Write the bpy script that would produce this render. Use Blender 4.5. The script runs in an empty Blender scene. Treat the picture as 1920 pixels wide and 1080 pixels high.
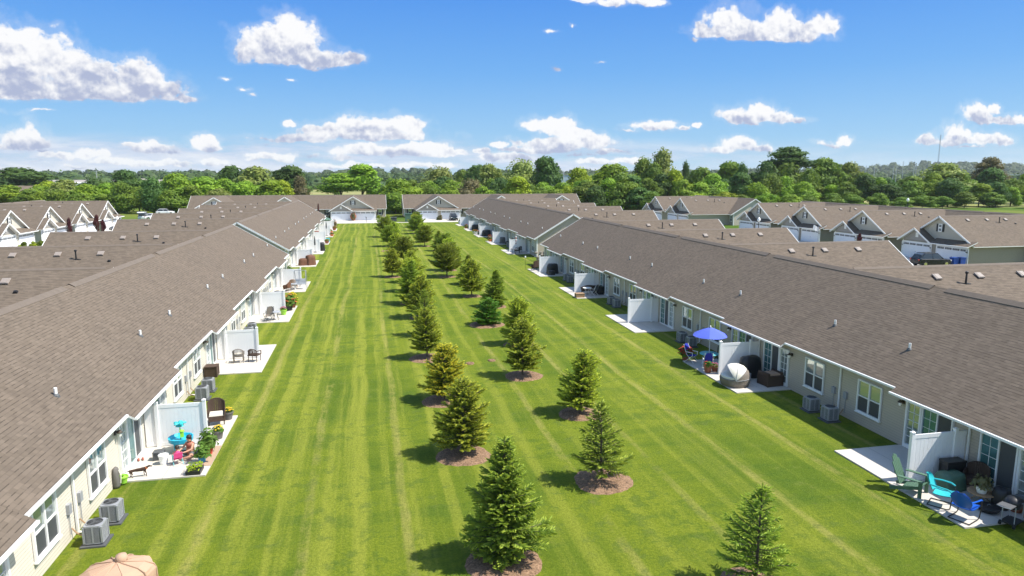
import bpy, math, random
from mathutils import Vector, Matrix, noise

R = math.radians
SC = bpy.context.scene
COL = SC.collection
rnd = random.Random(7)

# ------------------------------------------------------------------ camera numbers (surveyed from the photograph)
HCAM = 11.2
F = 1280.0
_y = Vector((691-960, 328-540, F)).normalized()          # world +Y seen from the camera
_up = Vector((0, -_y.z, _y.y)).normalized()
_x = _y.cross(_up)
if _x.x < 0: _x = -_x
MW = Matrix((_x, _y, _up))                               # world = MW @ (right, down, forward)
def ray(u, v): return MW @ Vector((u-960, v-540, F))
def on_ground(u, v, z=0.0):
    d = ray(u, v); t = (z-HCAM)/d.z; return Vector((d.x*t, d.y*t, z))
def at_depth(u, v, Y):
    d = ray(u, v); t = Y/d.y; return Vector((d.x*t, Y, HCAM+d.z*t))

cam = bpy.data.cameras.new('camera'); co = bpy.data.objects.new('camera', cam); COL.objects.link(co)
ax, ay, az = MW.col[0], -MW.col[1], -MW.col[2]
co.matrix_world = Matrix(((ax.x, ay.x, az.x, 0), (ax.y, ay.y, az.y, 0), (ax.z, ay.z, az.z, HCAM), (0, 0, 0, 1)))
cam.sensor_width = 36; cam.lens = 24; cam.clip_start = 0.1; cam.clip_end = 20000
SC.camera = co

# ------------------------------------------------------------------ materials
def newmat(name):
    m = bpy.data.materials.new(name); m.use_nodes = True
    nt = m.node_tree; b = nt.nodes['Principled BSDF']
    return m, nt, b
def N(nt, t, **kw):
    n = nt.nodes.new(t)
    for k, v in kw.items():
        if k in ('inp',):
            for a, b in v.items(): n.inputs[a].default_value = b
        else: setattr(n, k, v)
    return n
def math_(nt, op, a, b=None, c=None):
    n = nt.nodes.new('ShaderNodeMath'); n.operation = op
    for i, s in enumerate((a, b, c)):
        if s is None: continue
        if isinstance(s, (int, float)): n.inputs[i].default_value = s
        else: nt.links.new(s, n.inputs[i])
    return n.outputs[0]
def mixc(nt, fac, a, b, mode='MIX'):
    n = nt.nodes.new('ShaderNodeMix'); n.data_type = 'RGBA'; n.blend_type = mode
    for s, i in ((fac, 0), (a, 6), (b, 7)):
        if isinstance(s, (int, float)): n.inputs[i].default_value = s
        elif isinstance(s, (tuple, list)): n.inputs[i].default_value = (*s[:3], 1)
        else: nt.links.new(s, n.inputs[i])
    return n.outputs[2]
def noise_(nt, scale, detail=3, rough=.55, vec=None, dist=0):
    n = N(nt, 'ShaderNodeTexNoise', inp={'Scale': scale, 'Detail': detail, 'Roughness': rough, 'Distortion': dist})
    if vec is not None: nt.links.new(vec, n.inputs['Vector'])
    return n.outputs['Fac']
def ramp(nt, fac, lo, hi):
    n = N(nt, 'ShaderNodeMapRange', inp={'From Min': lo, 'From Max': hi}); n.interpolation_type = 'SMOOTHSTEP'
    nt.links.new(fac, n.inputs[0]); return n.outputs[0]
def bump(nt, b, h, strength, dist=.02):
    n = N(nt, 'ShaderNodeBump', inp={'Strength': strength, 'Distance': dist}); nt.links.new(h, n.inputs['Height'])
    nt.links.new(n.outputs[0], b.inputs['Normal'])
def objco(nt): return N(nt, 'ShaderNodeTexCoord').outputs['Object']
def worldpos(nt): return N(nt, 'ShaderNodeNewGeometry').outputs['Position']
def sep(nt, v):
    n = N(nt, 'ShaderNodeSeparateXYZ'); nt.links.new(v, n.inputs[0]); return n.outputs

def plain(name, col, rough=.6, var=.12, scale=6, bmp=0, metal=0, trans=0, spec=.5):
    m, nt, b = newmat(name)
    f = noise_(nt, scale, 4, .6, objco(nt))
    c = mixc(nt, f, [x*(1-var) for x in col], [min(1, x*(1+var)) for x in col])
    nt.links.new(c, b.inputs['Base Color'])
    b.inputs['Roughness'].default_value = rough; b.inputs['Metallic'].default_value = metal
    b.inputs['Specular IOR Level'].default_value = spec
    if bmp: bump(nt, b, noise_(nt, scale*8, 3, .6, objco(nt)), bmp)
    return m

def siding(name, col, pitch=.115):
    m, nt, b = newmat(name)
    oc = objco(nt); z = sep(nt, oc)[2]
    fr = math_(nt, 'FRACT', math_(nt, 'DIVIDE', z, pitch))
    line = math_(nt, 'GREATER_THAN', fr, .86)
    f = noise_(nt, 1.3, 4, .6, oc)
    c = mixc(nt, f, [x*.93 for x in col], [x*1.05 for x in col])
    c = mixc(nt, math_(nt, 'MULTIPLY', line, .45), c, [x*.35 for x in col])
    nt.links.new(c, b.inputs['Base Color']); b.inputs['Roughness'].default_value = .55
    bump(nt, b, math_(nt, 'SUBTRACT', 1, fr), .8, .014)
    return m

def shingles(name, c1, c2, c3):
    m, nt, b = newmat(name)
    uv = N(nt, 'ShaderNodeUVMap'); uv.uv_map = 'UVMap'; v = uv.outputs[0]
    def bricks(w, off, a, c, squash=1.0):
        br = N(nt, 'ShaderNodeTexBrick', inp={'Scale': 1, 'Mortar Size': 0.0, 'Bias': 0, 'Brick Width': w, 'Row Height': .145}); br.offset = off
        br.inputs['Color1'].default_value = (*a, 1); br.inputs['Color2'].default_value = (*c, 1); nt.links.new(v, br.inputs['Vector']); return br.outputs['Color']
    A = bricks(.31, .37, c1, c2); Bc = bricks(.19, .61, (.90, .90, .90), (1.09, 1.09, 1.08))
    c = mixc(nt, .8, A, Bc, 'MULTIPLY')
    s = sep(nt, v); fr = math_(nt, 'FRACT', math_(nt, 'DIVIDE', s[1], .145))
    line = math_(nt, 'LESS_THAN', fr, .20)
    dash = sep(nt, bricks(.24, .43, (0, 0, 0), (1, 1, 1)))[0]
    c = mixc(nt, math_(nt, 'MULTIPLY', line, math_(nt, 'ADD', .18, math_(nt, 'MULTIPLY', ramp(nt, dash, .25, .8), .50))), c, [x*.30 for x in c1])  # shadow line of each shingle course, painted into the colour as dark dashes
    big = ramp(nt, noise_(nt, .35, 4, .6, v), .35, .7)
    c = mixc(nt, math_(nt, 'MULTIPLY', big, .5), c, mixc(nt, 1.0, c, (1.16, 1.14, 1.12), 'MULTIPLY'))
    mp = N(nt, 'ShaderNodeMapping'); mp.inputs['Scale'].default_value = (1.2, .12, 1); nt.links.new(v, mp.inputs[0])
    st = ramp(nt, noise_(nt, 1.0, 4, .65, mp.outputs[0]), .50, .75)
    c = mixc(nt, math_(nt, 'MULTIPLY', st, .22), c, [x*.7 for x in c3])
    c = mixc(nt, math_(nt, 'MULTIPLY', noise_(nt, 30, 3, .7, v), .25), c, mixc(nt, 1.0, c, (1.3, 1.3, 1.3), 'MULTIPLY'))
    nt.links.new(c, b.inputs['Base Color']); b.inputs['Roughness'].default_value = .9; b.inputs['Specular IOR Level'].default_value = .2
    bump(nt, b, math_(nt, 'SUBTRACT', 1, fr), .4, .015)
    return m

def foliage(name, c1, c2, rough=.65, scale=.5, trans=.35, tip=None):
    m, nt, b = newmat(name)
    p = objco(nt)
    oi = N(nt, 'ShaderNodeObjectInfo')
    f = ramp(nt, noise_(nt, scale, 3, .65, p), .36, .66)
    g = noise_(nt, scale*7, 2, .6, p)
    c = mixc(nt, f, c1, c2)
    c = mixc(nt, math_(nt, 'MULTIPLY', ramp(nt, g, .3, .75), .5), c, [c2[0]*1.35, c2[1]*1.2, c2[2]*.9])
    hs = N(nt, 'ShaderNodeHueSaturation'); nt.links.new(c, hs.inputs['Color'])
    nt.links.new(math_(nt, 'ADD', math_(nt, 'MULTIPLY', oi.outputs['Random'], .024), .490), hs.inputs['Hue'])
    nt.links.new(math_(nt, 'ADD', math_(nt, 'MULTIPLY', oi.outputs['Random'], .35), .82), hs.inputs['Value'])
    c = hs.outputs[0]
    nt.links.new(c, b.inputs['Base Color']); b.inputs['Roughness'].default_value = rough; b.inputs['Specular IOR Level'].default_value = .25
    tr = N(nt, 'ShaderNodeBsdfTranslucent'); nt.links.new(mixc(nt, .35, c, (.5, .6, .05), 'MIX') if False else c, tr.inputs[0])
    mx = N(nt, 'ShaderNodeMixShader', inp={0: trans}); nt.links.new(b.outputs[0], mx.inputs[1]); nt.links.new(tr.outputs[0], mx.inputs[2])
    nt.links.new(mx.outputs[0], nt.nodes['Material Output'].inputs[0])
    return m

def glassmat(name, col, metal=.5, rough=.04):
    m, nt, b = newmat(name)
    f = noise_(nt, .8, 2, .5, objco(nt))
    nt.links.new(mixc(nt, f, [x*.9 for x in col], [x*1.1 for x in col]), b.inputs['Base Color'])
    b.inputs['Metallic'].default_value = metal; b.inputs['Roughness'].default_value = rough
    bump(nt, b, noise_(nt, 1.2, 1, .5, objco(nt)), .12, .01)
    return m

M = {}
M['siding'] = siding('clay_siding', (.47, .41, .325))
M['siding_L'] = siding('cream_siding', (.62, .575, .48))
M['siding_G'] = siding('beige_siding', (.50, .455, .37))
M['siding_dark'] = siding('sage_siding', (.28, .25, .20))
M['shake'] = siding('grey_shake', (.33, .31, .285), .18)
M['roof'] = shingles('brown_shingles', (.124, .099, .076), (.150, .120, .093), (.10, .08, .062))
M['cap'] = plain('ridge_shingles', (.142, .114, .090), .9, .2, 4, .3)
M['white'] = plain('white_trim', (.80, .80, .78), .45, .04, 2)
M['vinyl'] = plain('white_vinyl', (.86, .86, .86), .35, .04, 1.5)
M['soffit'] = plain('soffit', (.62, .62, .60), .6, .05, 2)
M['glass'] = glassmat('window_glass', (.42, .47, .46), .62, .03)
M['screen'] = plain('insect_screen', (.06, .065, .07), .5, .15, 20)
M['doorglass'] = glassmat('door_glass', (.09, .22, .22), .45, .05)
M['curtain'] = plain('curtain_teal', (.10, .27, .27), .6, .25, 3)
M['shutter'] = plain('dark_shutter', (.025, .027, .03), .5, .1, 8)
M['gdoor'] = plain('garage_white', (.74, .76, .80), .4, .03, 2)
M['black'] = plain('black_metal', (.02, .02, .022), .45, .2, 10)
M['brown_metal'] = plain('bronze_metal', (.05, .035, .025), .5, .2, 10)
M['stone'] = plain('stone_veneer', (.28, .25, .22), .85, .4, 9, .4)
M['ventgrey'] = plain('vent_cap', (.27, .23, .20), .6, .12, 8)
M['trunk'] = plain('bark', (.13, .10, .075), .95, .3, 14, .6)
M['grey'] = plain('painted_grey_steel', (.30, .31, .33), .45, .1, 6)
M['dgrey'] = plain('dark_grey', (.09, .095, .10), .6, .15, 6)
M['wicker'] = plain('dark_wicker', (.075, .045, .03), .75, .4, 40, .7)
M['wickerbr'] = plain('brown_wicker', (.15, .065, .035), .75, .35, 30, .7)
M['wickergr'] = plain('grey_wicker', (.20, .17, .14), .75, .35, 40, .7)
M['cream'] = plain('cream_cushion', (.72, .68, .58), .9, .06, 8, .2)
M['tan'] = plain('tan_canvas', (.46, .30, .20), .85, .07, 5, .2)
M['terra'] = plain('terracotta', (.28, .10, .055), .8, .15, 8)
M['redpot'] = plain('red_pot', (.50, .05, .03), .5, .1, 8)
M['bluepot'] = plain('blue_pot', (.02, .22, .42), .5, .1, 8)
M['limepot'] = plain('lime_pot', (.30, .60, .06), .5, .1, 8)
M['greypot'] = plain('grey_pot', (.14, .13, .12), .8, .2, 12)
M['teal'] = plain('teal_enamel', (.04, .46, .50), .35, .06, 4)
M['turq'] = plain('turquoise_plastic', (.02, .42, .60), .4, .06, 4)
M['blue'] = plain('blue_enamel', (.01, .10, .50), .35, .08, 4)
M['bluecloth'] = plain('blue_cloth', (.02, .035, .42), .8, .1, 8)
M['periw'] = plain('periwinkle_canvas', (.085, .13, .60), .85, .06, 5, .15)
M['greenp'] = plain('green_painted_wood', (.075, .15, .10), .55, .12, 8)
M['wood'] = plain('weathered_wood', (.36, .23, .13), .7, .25, 10, .3)
M['orange'] = plain('orange_clay', (.60, .17, .05), .7, .12, 8)
M['yellowf'] = plain('yellow_petals', (.75, .52, .02), .7, .15, 30)
M['redf'] = plain('red_petals', (.60, .04, .03), .7, .25, 30)
M['pinkf'] = plain('pink_petals', (.62, .16, .28), .7, .25, 30)
M['skin'] = plain('skin', (.55, .29, .19), .55, .06, 10)
M['hair'] = plain('dark_hair', (.025, .014, .01), .6, .3, 30)
M['rust'] = plain('rust_top', (.34, .10, .07), .85, .1, 12)
M['pinkc'] = plain('pink_cloth', (.70, .06, .22), .8, .08, 12)
M['tealc'] = plain('aqua_frame', (.10, .50, .55), .5, .08, 12)
M['dogbr'] = plain('dog_coat', (.045, .020, .012), .75, .35, 14, .3)
M['lime'] = plain('lime_plastic', (.32, .66, .05), .45, .08, 8)
M['binblue'] = plain('bin_blue', (.01, .06, .32), .5, .08, 6)
M['carblack'] = plain('car_black', (.012, .015, .02), .18, .05, 2, 0, .3)
M['carwhite'] = plain('car_white', (.72, .73, .75), .22, .04, 2)
M['cargrey'] = plain('car_grey', (.20, .20, .20), .3, .06, 2, 0, .3)
M['carglass'] = glassmat('car_glass', (.05, .06, .07), .4, .05)
M['chrome'] = plain('chrome', (.7, .7, .72), .15, .03, 2, 0, 1)
M['tyre'] = plain('tyre_rubber', (.02, .02, .02), .85, .1, 8)
M['lampwhite'] = plain('lamp_globe', (.85, .85, .82), .3, .03, 3)
M['matbrown'] = plain('coir_mat', (.42, .29, .20), .95, .12, 20, .3)
M['metalblue'] = plain('warehouse_metal', (.34, .42, .50), .5, .06, 2)
M['farroof'] = plain('far_grey_roof', (.30, .27, .25), .9, .12, 2)
M['galv'] = plain('galvanised_steel', (.35, .37, .40), .5, .08, 4)

M['f_bright'] = foliage('leaves_bright', (0.14, 0.245, 0.024), (0.275, 0.41, 0.036), scale=.45)
M['f_mid'] = foliage('leaves_mid', (0.098, 0.17, 0.024), (0.2, 0.295, 0.036), scale=.45)
M['f_dark'] = foliage('leaves_dark', (0.046, 0.1, 0.027), (0.11, 0.195, 0.04), scale=.45)
M['f_willow'] = foliage('leaves_willow', (0.15, 0.205, 0.055), (0.27, 0.34, 0.08), scale=.6)
M['f_yellow'] = foliage('leaves_yellow', (0.2, 0.27, 0.018), (0.34, 0.42, 0.025), scale=.5)
M['f_olive'] = foliage('leaves_olive', (0.12, 0.115, 0.055), (0.2, 0.18, 0.085), scale=.6)
M['f_red'] = foliage('leaves_red', (.055, .014, .018), (.12, .03, .035), scale=1.5)
M['f_shrub'] = foliage('shrub_leaves', (.06, .12, .015), (.15, .20, .02), scale=4)
M['f_herb'] = foliage('herb_leaves', (.06, .14, .02), (.14, .26, .04), scale=5)
M['n_dark'] = foliage('needles_dark', (0.16, 0.24, 0.045), (0.27, 0.36, 0.06), scale=2.0, trans=.3)
M['n_tip'] = foliage('needles_tip', (0.44, 0.54, 0.07), (0.62, 0.68, 0.085), scale=1.6, trans=.3)
M['n_tipg'] = foliage('needles_tip_green', (0.27, 0.36, 0.055), (0.42, 0.49, 0.07), scale=1.6, trans=.3)
M['n_tipy'] = foliage('needles_tip_yellow', (0.56, 0.55, 0.06), (0.74, 0.68, 0.08), scale=1.6, trans=.3)
M['n_blue'] = foliage('needles_fresh_green', (0.1, 0.28, 0.045), (0.19, 0.44, 0.07), scale=2.5, trans=.3)
M['f_far'] = foliage('far_wood_leaves', (0.03, 0.062, 0.022), (0.075, 0.12, 0.036), scale=.03, trans=.2)

def groundmats():
    # mown lawn
    m, nt, b = newmat('mown_grass')
    p = worldpos(nt); s = sep(nt, p)
    wob = noise_(nt, .03, 2, .5, p); wob2 = noise_(nt, .4, 3, .5, p)
    x = math_(nt, 'ADD', s[0], math_(nt, 'ADD', math_(nt, 'MULTIPLY', math_(nt, 'SUBTRACT', wob, .5), 1.3), math_(nt, 'MULTIPLY', math_(nt, 'SUBTRACT', wob2, .5), .22)))
    mpx = N(nt, 'ShaderNodeCombineXYZ'); nt.links.new(x, mpx.inputs[0]); nt.links.new(math_(nt, 'MULTIPLY', s[1], .012), mpx.inputs[1])
    lanes = noise_(nt, 1.35, 3, .55, mpx.outputs[0])
    sw = math_(nt, 'SINE', math_(nt, 'MULTIPLY', x, 5.4))
    mp = N(nt, 'ShaderNodeMapping'); mp.inputs['Scale'].default_value = (1.5, .11, 1); nt.links.new(p, mp.inputs[0])
    streak = noise_(nt, 1.0, 5, .65, mp.outputs[0])
    mp2 = N(nt, 'ShaderNodeMapping'); mp2.inputs['Scale'].default_value = (.22, .9, 1); nt.links.new(p, mp2.inputs[0])
    cross = noise_(nt, .8, 5, .65, mp2.outputs[0], .5)
    patch = noise_(nt, .16, 6, .66, p, .3)
    mid = noise_(nt, 1.4, 5, .7, p)
    fine = noise_(nt, 11, 5, .75, p)
    vfine = noise_(nt, 45, 3, .75, p)
    dark, base, light, dry = (.082, .132, .009), (.152, .194, .014), (.232, .258, .034), (.32, .29, .09)
    c = mixc(nt, ramp(nt, patch, .32, .62), dark, base)
    c = mixc(nt, math_(nt, 'MULTIPLY', ramp(nt, cross, .47, .66), .6), c, (.062, .116, .012))
    lane = math_(nt, 'ADD', math_(nt, 'MULTIPLY', lanes, 1.0), math_(nt, 'MULTIPLY', sw, .055))
    lf = math_(nt, 'MULTIPLY', ramp(nt, math_(nt, 'ADD', lane, math_(nt, 'MULTIPLY', math_(nt, 'SUBTRACT', streak, .5), .5)), .42, .68), math_(nt, 'SUBTRACT', .85, math_(nt, 'MULTIPLY', ramp(nt, s[0], 2, 9), .40)))
    c = mixc(nt, lf, c, light)
    c = mixc(nt, math_(nt, 'MULTIPLY', ramp(nt, mid, .54, .78), .40), c, dry)
    thin = ramp(nt, math_(nt, 'SINE', math_(nt, 'MULTIPLY', x, 1.93)), .90, 1.0)
    c = mixc(nt, math_(nt, 'MULTIPLY', thin, math_(nt, 'MULTIPLY', ramp(nt, math_(nt, 'ADD', streak, math_(nt, 'MULTIPLY', mid, .7)), .68, 1.02), .6)), c, dry)
    blot = math_(nt, 'MULTIPLY', ramp(nt, math_(nt, 'MULTIPLY', mid, math_(nt, 'ADD', patch, .5)), .52, .66), .5)
    c = mixc(nt, blot, c, (.050, .105, .012))
    c = mixc(nt, math_(nt, 'MULTIPLY', ramp(nt, fine, .34, .64), .70), mixc(nt, 1, c, (1.18, 1.14, 1.1), 'MULTIPLY'), mixc(nt, 1, c, (.60, .68, .5), 'MULTIPLY'))
    c = mixc(nt, math_(nt, 'MULTIPLY', ramp(nt, vfine, .40, .75), .45), c, mixc(nt, 1, c, (1.6, 1.5, 1.6), 'MULTIPLY'))
    nt.links.new(c, b.inputs['Base Color']); b.inputs['Roughness'].default_value = .9; b.inputs['Specular IOR Level'].default_value = .15
    h = math_(nt, 'ADD', fine, math_(nt, 'MULTIPLY', vfine, .7)); bump(nt, b, h, .8, .06)
    M['lawn'] = m
    # surroundings
    m, nt, b = newmat('rough_grass')
    p = worldpos(nt)
    a = ramp(nt, noise_(nt, .012, 4, .6, p), .40, .62)
    c = mixc(nt, a, (.070, .125, .014), (.20, .21, .045))
    c = mixc(nt, math_(nt, 'MULTIPLY', ramp(nt, noise_(nt, .15, 5, .65, p), .45, .7), .5), c, (.11, .19, .012))
    c = mixc(nt, math_(nt, 'MULTIPLY', noise_(nt, 3, 4, .7, p), .5), c, mixc(nt, 1, c, (.5, .55, .5), 'MULTIPLY'))
    nt.links.new(c, b.inputs['Base Color']); b.inputs['Roughness'].default_value = .95; b.inputs['Specular IOR Level'].default_value = .1
    bump(nt, b, noise_(nt, 8, 4, .7, p), .5, .08)
    M['ground'] = m
    m, nt, b = newmat('dry_field')
    p = worldpos(nt)
    mp = N(nt, 'ShaderNodeMapping'); mp.inputs['Scale'].default_value = (.1, .6, 1); nt.links.new(p, mp.inputs[0])
    c = mixc(nt, ramp(nt, noise_(nt, .08, 5, .6, mp.outputs[0]), .38, .62), (.15, .185, .035), (.30, .265, .09))
    nt.links.new(c, b.inputs['Base Color']); b.inputs['Roughness'].default_value = .95
    M['field'] = m
    # concrete
    def conc(name, col, joints):
        m, nt, b = newmat(name)
        p = worldpos(nt)
        c = mixc(nt, noise_(nt, 1.1, 5, .65, p), [x*.85 for x in col], [min(.95, x*1.1) for x in col])
        c = mixc(nt, math_(nt, 'MULTIPLY', ramp(nt, noise_(nt, .5, 5, .7, p), .55, .8), .3), c, [x*.62 for x in col])
        if joints:
            oc = objco(nt); s = sep(nt, oc)
            l = math_(nt, 'LESS_THAN', math_(nt, 'ABSOLUTE', s[0]), .012)
            c = mixc(nt, math_(nt, 'MULTIPLY', l, .6), c, [x*.3 for x in col])
        nt.links.new(c, b.inputs['Base Color']); b.inputs['Roughness'].default_value = .85
        bump(nt, b, noise_(nt, 40, 3, .7, p), .15, .01)
        return m
    M['conc'] = conc('patio_concrete', (.56, .52, .46), True)
    M['drive'] = conc('driveway_concrete', (.58, .54, .48), False)
    M['asphalt'] = conc('street_asphalt', (.12, .12, .125), False)
    # bark mulch
    m, nt, b = newmat('bark_mulch')
    p = worldpos(nt)
    vo = N(nt, 'ShaderNodeTexVoronoi', inp={'Scale': 22}); nt.links.new(p, vo.inputs['Vector'])
    hv = sep(nt, vo.outputs['Color'])[0]
    c = mixc(nt, hv, (.10, .055, .028), (.34, .21, .125))
    c = mixc(nt, math_(nt, 'MULTIPLY', noise_(nt, 3, 3, .6, p), .5), c, (.26, .165, .10))
    nt.links.new(c, b.inputs['Base Color']); b.inputs['Roughness'].default_value = .95
    bump(nt, b, hv, .8, .03)
    M['mulch'] = m
groundmats()

# ------------------------------------------------------------------ mesh helpers
class MB:
    def __init__(s): s.v = []; s.f = []; s.m = []; s.uv = []; s.T = None; s.mi = 0
    def add(s, vs, fs, mi=None, uvs=None):
        o = len(s.v); T = s.T
        for p in vs:
            p = Vector(p); s.v.append(T @ p if T is not None else p)
        for i, f in enumerate(fs):
            s.f.append(tuple(o+k for k in f)); s.m.append(s.mi if mi is None else mi)
            s.uv.append(uvs[i] if uvs else None)
        return s
    def box(s, c, d, rz=0, mi=None, rot=None, top=1.0):
        x, y, z = d[0]/2, d[1]/2, d[2]/2
        vs = [(-x, -y, -z), (x, -y, -z), (x, y, -z), (-x, y, -z), (-x*top, -y*top, z), (x*top, -y*top, z), (x*top, y*top, z), (-x*top, y*top, z)]
        mt = Matrix.Translation(c) @ (rot.to_4x4() if rot is not None else Matrix.Rotation(rz, 4, 'Z'))
        return s.add([mt @ Vector(v) for v in vs], [(3, 2, 1, 0), (4, 5, 6, 7), (0, 1, 5, 4), (1, 2, 6, 5), (2, 3, 7, 6), (3, 0, 4, 7)], mi)
    def tube(s, a, b, r0, r1=None, n=8, mi=None, caps=True):
        a, b = Vector(a), Vector(b); r1 = r0 if r1 is None else r1
        d = (b-a); q = d.to_track_quat('Z', 'Y') if d.length > 1e-9 else Matrix.Identity(3).to_quaternion()
        vs = []
        for k, (p, r) in enumerate(((a, r0), (b, r1))):
            for i in range(n):
                t = 2*math.pi*i/n; vs.append(p+q @ Vector((r*math.cos(t), r*math.sin(t), 0)))
        fs = [(i, (i+1) % n, n+(i+1) % n, n+i) for i in range(n)]
        if caps: fs += [tuple(range(n-1, -1, -1)), tuple(range(n, 2*n))]
        return s.add(vs, fs, mi)
    def path(s, pts, r, n=6, mi=None):
        for a, b in zip(pts, pts[1:]): s.tube(a, b, r, r, n, mi)
        return s
    def lathe(s, prof, n=16, c=(0, 0, 0), mi=None, sx=1, sy=1):
        vs = []
        for r, z in prof:
            for i in range(n):
                t = 2*math.pi*i/n; vs.append((c[0]+r*sx*math.cos(t), c[1]+r*sy*math.sin(t), c[2]+z))
        fs = []
        for k in range(len(prof)-1):
            for i in range(n):
                j = (i+1) % n; fs.append((k*n+i, k*n+j, (k+1)*n+j, (k+1)*n+i))
        fs.append(tuple(range(n-1, -1, -1))); fs.append(tuple(range((len(prof)-1)*n, len(prof)*n)))
        return s.add(vs, fs, mi)
    def ell(s, c, r, nu=12, nv=8, mi=None, rot=None, jit=0, rg=None):
        prof = []
        vs = []
        for k in range(nv+1):
            ph = math.pi*k/nv
            for i in range(nu):
                t = 2*math.pi*i/nu
                j = 1+(rg.uniform(-jit, jit) if rg and 0 < k < nv else 0)
                p = Vector((r[0]*math.sin(ph)*math.cos(t)*j, r[1]*math.sin(ph)*math.sin(t)*j, r[2]*math.cos(ph)*j))
                if rot is not None: p = rot @ p
                vs.append(p+Vector(c))
        fs = []
        for k in range(nv):
            for i in range(nu):
                j = (i+1) % nu; fs.append(((k+1)*nu+i, (k+1)*nu+j, k*nu+j, k*nu+i))
        return s.add(vs, fs, mi)
    def prism(s, pts, ax, a, b, mi=None):
        # polygon pts in the two other axes, extruded along axis ax from a to b
        n = len(pts); vs = []
        for t in (a, b):
            for p in pts:
                q = [p[0], p[1]]; q.insert(ax, t); vs.append(tuple(q))
        fs = [tuple(range(n-1, -1, -1)), tuple(range(n, 2*n))]+[(i, (i+1) % n, n+(i+1) % n, n+i) for i in range(n)]
        return s.add(vs, fs, mi)
    def mesh(s, name, mats, smooth=False):
        me = bpy.data.meshes.new(name)
        me.from_pydata([tuple(p) for p in s.v], [], s.f)
        for k in (mats if isinstance(mats, (list, tuple)) else [mats]): me.materials.append(M[k] if isinstance(k, str) else k)
        me.polygons.foreach_set('material_index', s.m)
        if any(u is not None for u in s.uv):
            l = me.uv_layers.new(name='UVMap').data; k = 0
            for f, u in zip(s.f, s.uv):
                for j in range(len(f)):
                    if u is not None: l[k].uv = u[j]
                    k += 1
        if smooth: me.polygons.foreach_set('use_smooth', [True]*len(me.polygons))
        me.update(); return me
    def build(s, name, mats, parent=None, loc=(0, 0, 0), rz=0, smooth=False):
        return place(s.mesh(name, mats, smooth), name, parent, loc, rz)
def place(me, name, parent=None, loc=(0, 0, 0), rz=0, scale=None):
    o = bpy.data.objects.new(name, me); COL.objects.link(o); o.location = loc; o.rotation_euler = (0, 0, rz)
    if scale is not None: o.scale = scale if isinstance(scale, (tuple, list)) else (scale,)*3
    if parent is not None: o.parent = parent; KIDS.setdefault(parent, []).append(o)
    return o
KIDS = {}
def tag(o, label=None, cat=None, group=None, kind=None):
    if label: o['label'] = label
    if cat: o['category'] = cat
    if group: o['group'] = group
    if kind: o['kind'] = kind
    return o
def thing(name, label, cat, loc=(0, 0, 0), rz=0, group=None):
    return tag(place(None, name, None, loc, rz), label, cat, group)
def struct(o, label=None): return tag(o, label, None, None, 'structure')
def dup(root, loc, rz=0, label=None, scale=None, parent=None):
    def cp(o, par):
        c = o.copy(); COL.objects.link(c)
        if par is not None: c.parent = par; KIDS.setdefault(par, []).append(c)
        for k in list(KIDS.get(o, [])): cp(k, c)
        return c
    r = cp(root, parent); r.location = loc; r.rotation_euler = (0, 0, rz)
    if label: r['label'] = label
    if scale is not None: r.scale = (scale,)*3 if not isinstance(scale, (tuple, list)) else scale
    return r
ORD = 'first second third fourth fifth sixth seventh eighth ninth tenth eleventh twelfth thirteenth fourteenth fifteenth sixteenth seventeenth eighteenth nineteenth twentieth'.split()
def ordn(i):
    return ORD[i] if i < 20 else {20: 'twenty-first', 21: 'twenty-second', 22: 'twenty-third', 23: 'twenty-fourth', 24: 'twenty-fifth', 25: 'twenty-sixth', 26: 'twenty-seventh', 27: 'twenty-eighth', 28: 'twenty-ninth', 29: 'thirtieth'}.get(i, 'later')
# ------------------------------------------------------------------ the townhome rows
SL = .6                      # roof slope
ZR, YR = 5.9, 5.1            # ridge height, ridge distance from the rear wall
def slab(mb, p, q, uvo=0, th=.09, dz=0):
    """roof slab: p = (eave a, eave b), q = (ridge b, ridge a) top corners; shingled top, trim edges, soffit underside"""
    a, b, c, d = [Vector(v) for v in (*p, *q)]
    L = (b-a); H = (d-a); h = (H-L.normalized()*H.dot(L.normalized())).length
    u0 = H.dot(L.normalized()); lu = L.length
    cu = (c-a).dot(L.normalized())
    ue = a.dot(L.normalized())+uvo
    top = [a, b, c, d]; bot = [v-Vector((0, 0, th)) for v in top]
    mb.add(top, [(0, 1, 2, 3)], 0, [[(ue, 0), (ue+lu, 0), (ue+cu, h), (ue+u0, h)]])
    mb.add(top+bot, [(7, 6, 5, 4)], 2)
    mb.add(top+bot, [(4, 5, 1, 0), (5, 6, 2, 1), (6, 7, 3, 2), (7, 4, 0, 3)], 1)

def window_mesh(w, h, sash=True):
    fr = MB(); t = .07
    for x in (-w/2+t/2, w/2-t/2): fr.box((x, -.025, h/2), (t, .07, h), mi=0)
    for z in (t/2, h-t/2): fr.box((0, -.024, z), (w-2*t, .07, t), mi=0)
    if w > 1.2: fr.box((0, -.023, h/2), (.075, .06, h-2*t), mi=0)
    if sash: 
        for sx in ((-1, 1) if w > 1.2 else (0,)):
            ww = (w/2-t-.04) if w > 1.2 else w-2*t
            fr.box((sx*(w/4-.0), -.018, h*.5), (ww, .045, .05), mi=0)
    fr.box((0, -.04, -.025), (w+.06, .10, .05), mi=0)
    gl = MB(); gl.box((0, 0, h*.75), (w-.1, .016, h*.5-.08), mi=0); gl.box((0, -.003, h*.27), (w-.1, .016, h*.5-.1), mi=1)
    return fr, gl
WF, WG = window_mesh(1.5, 1.5)
WIN_FRAME = WF.mesh('frame', ['white']); WIN_GLASS = WG.mesh('window', ['glass', 'screen'])
WF, WG = window_mesh(.9, 1.35)
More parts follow.
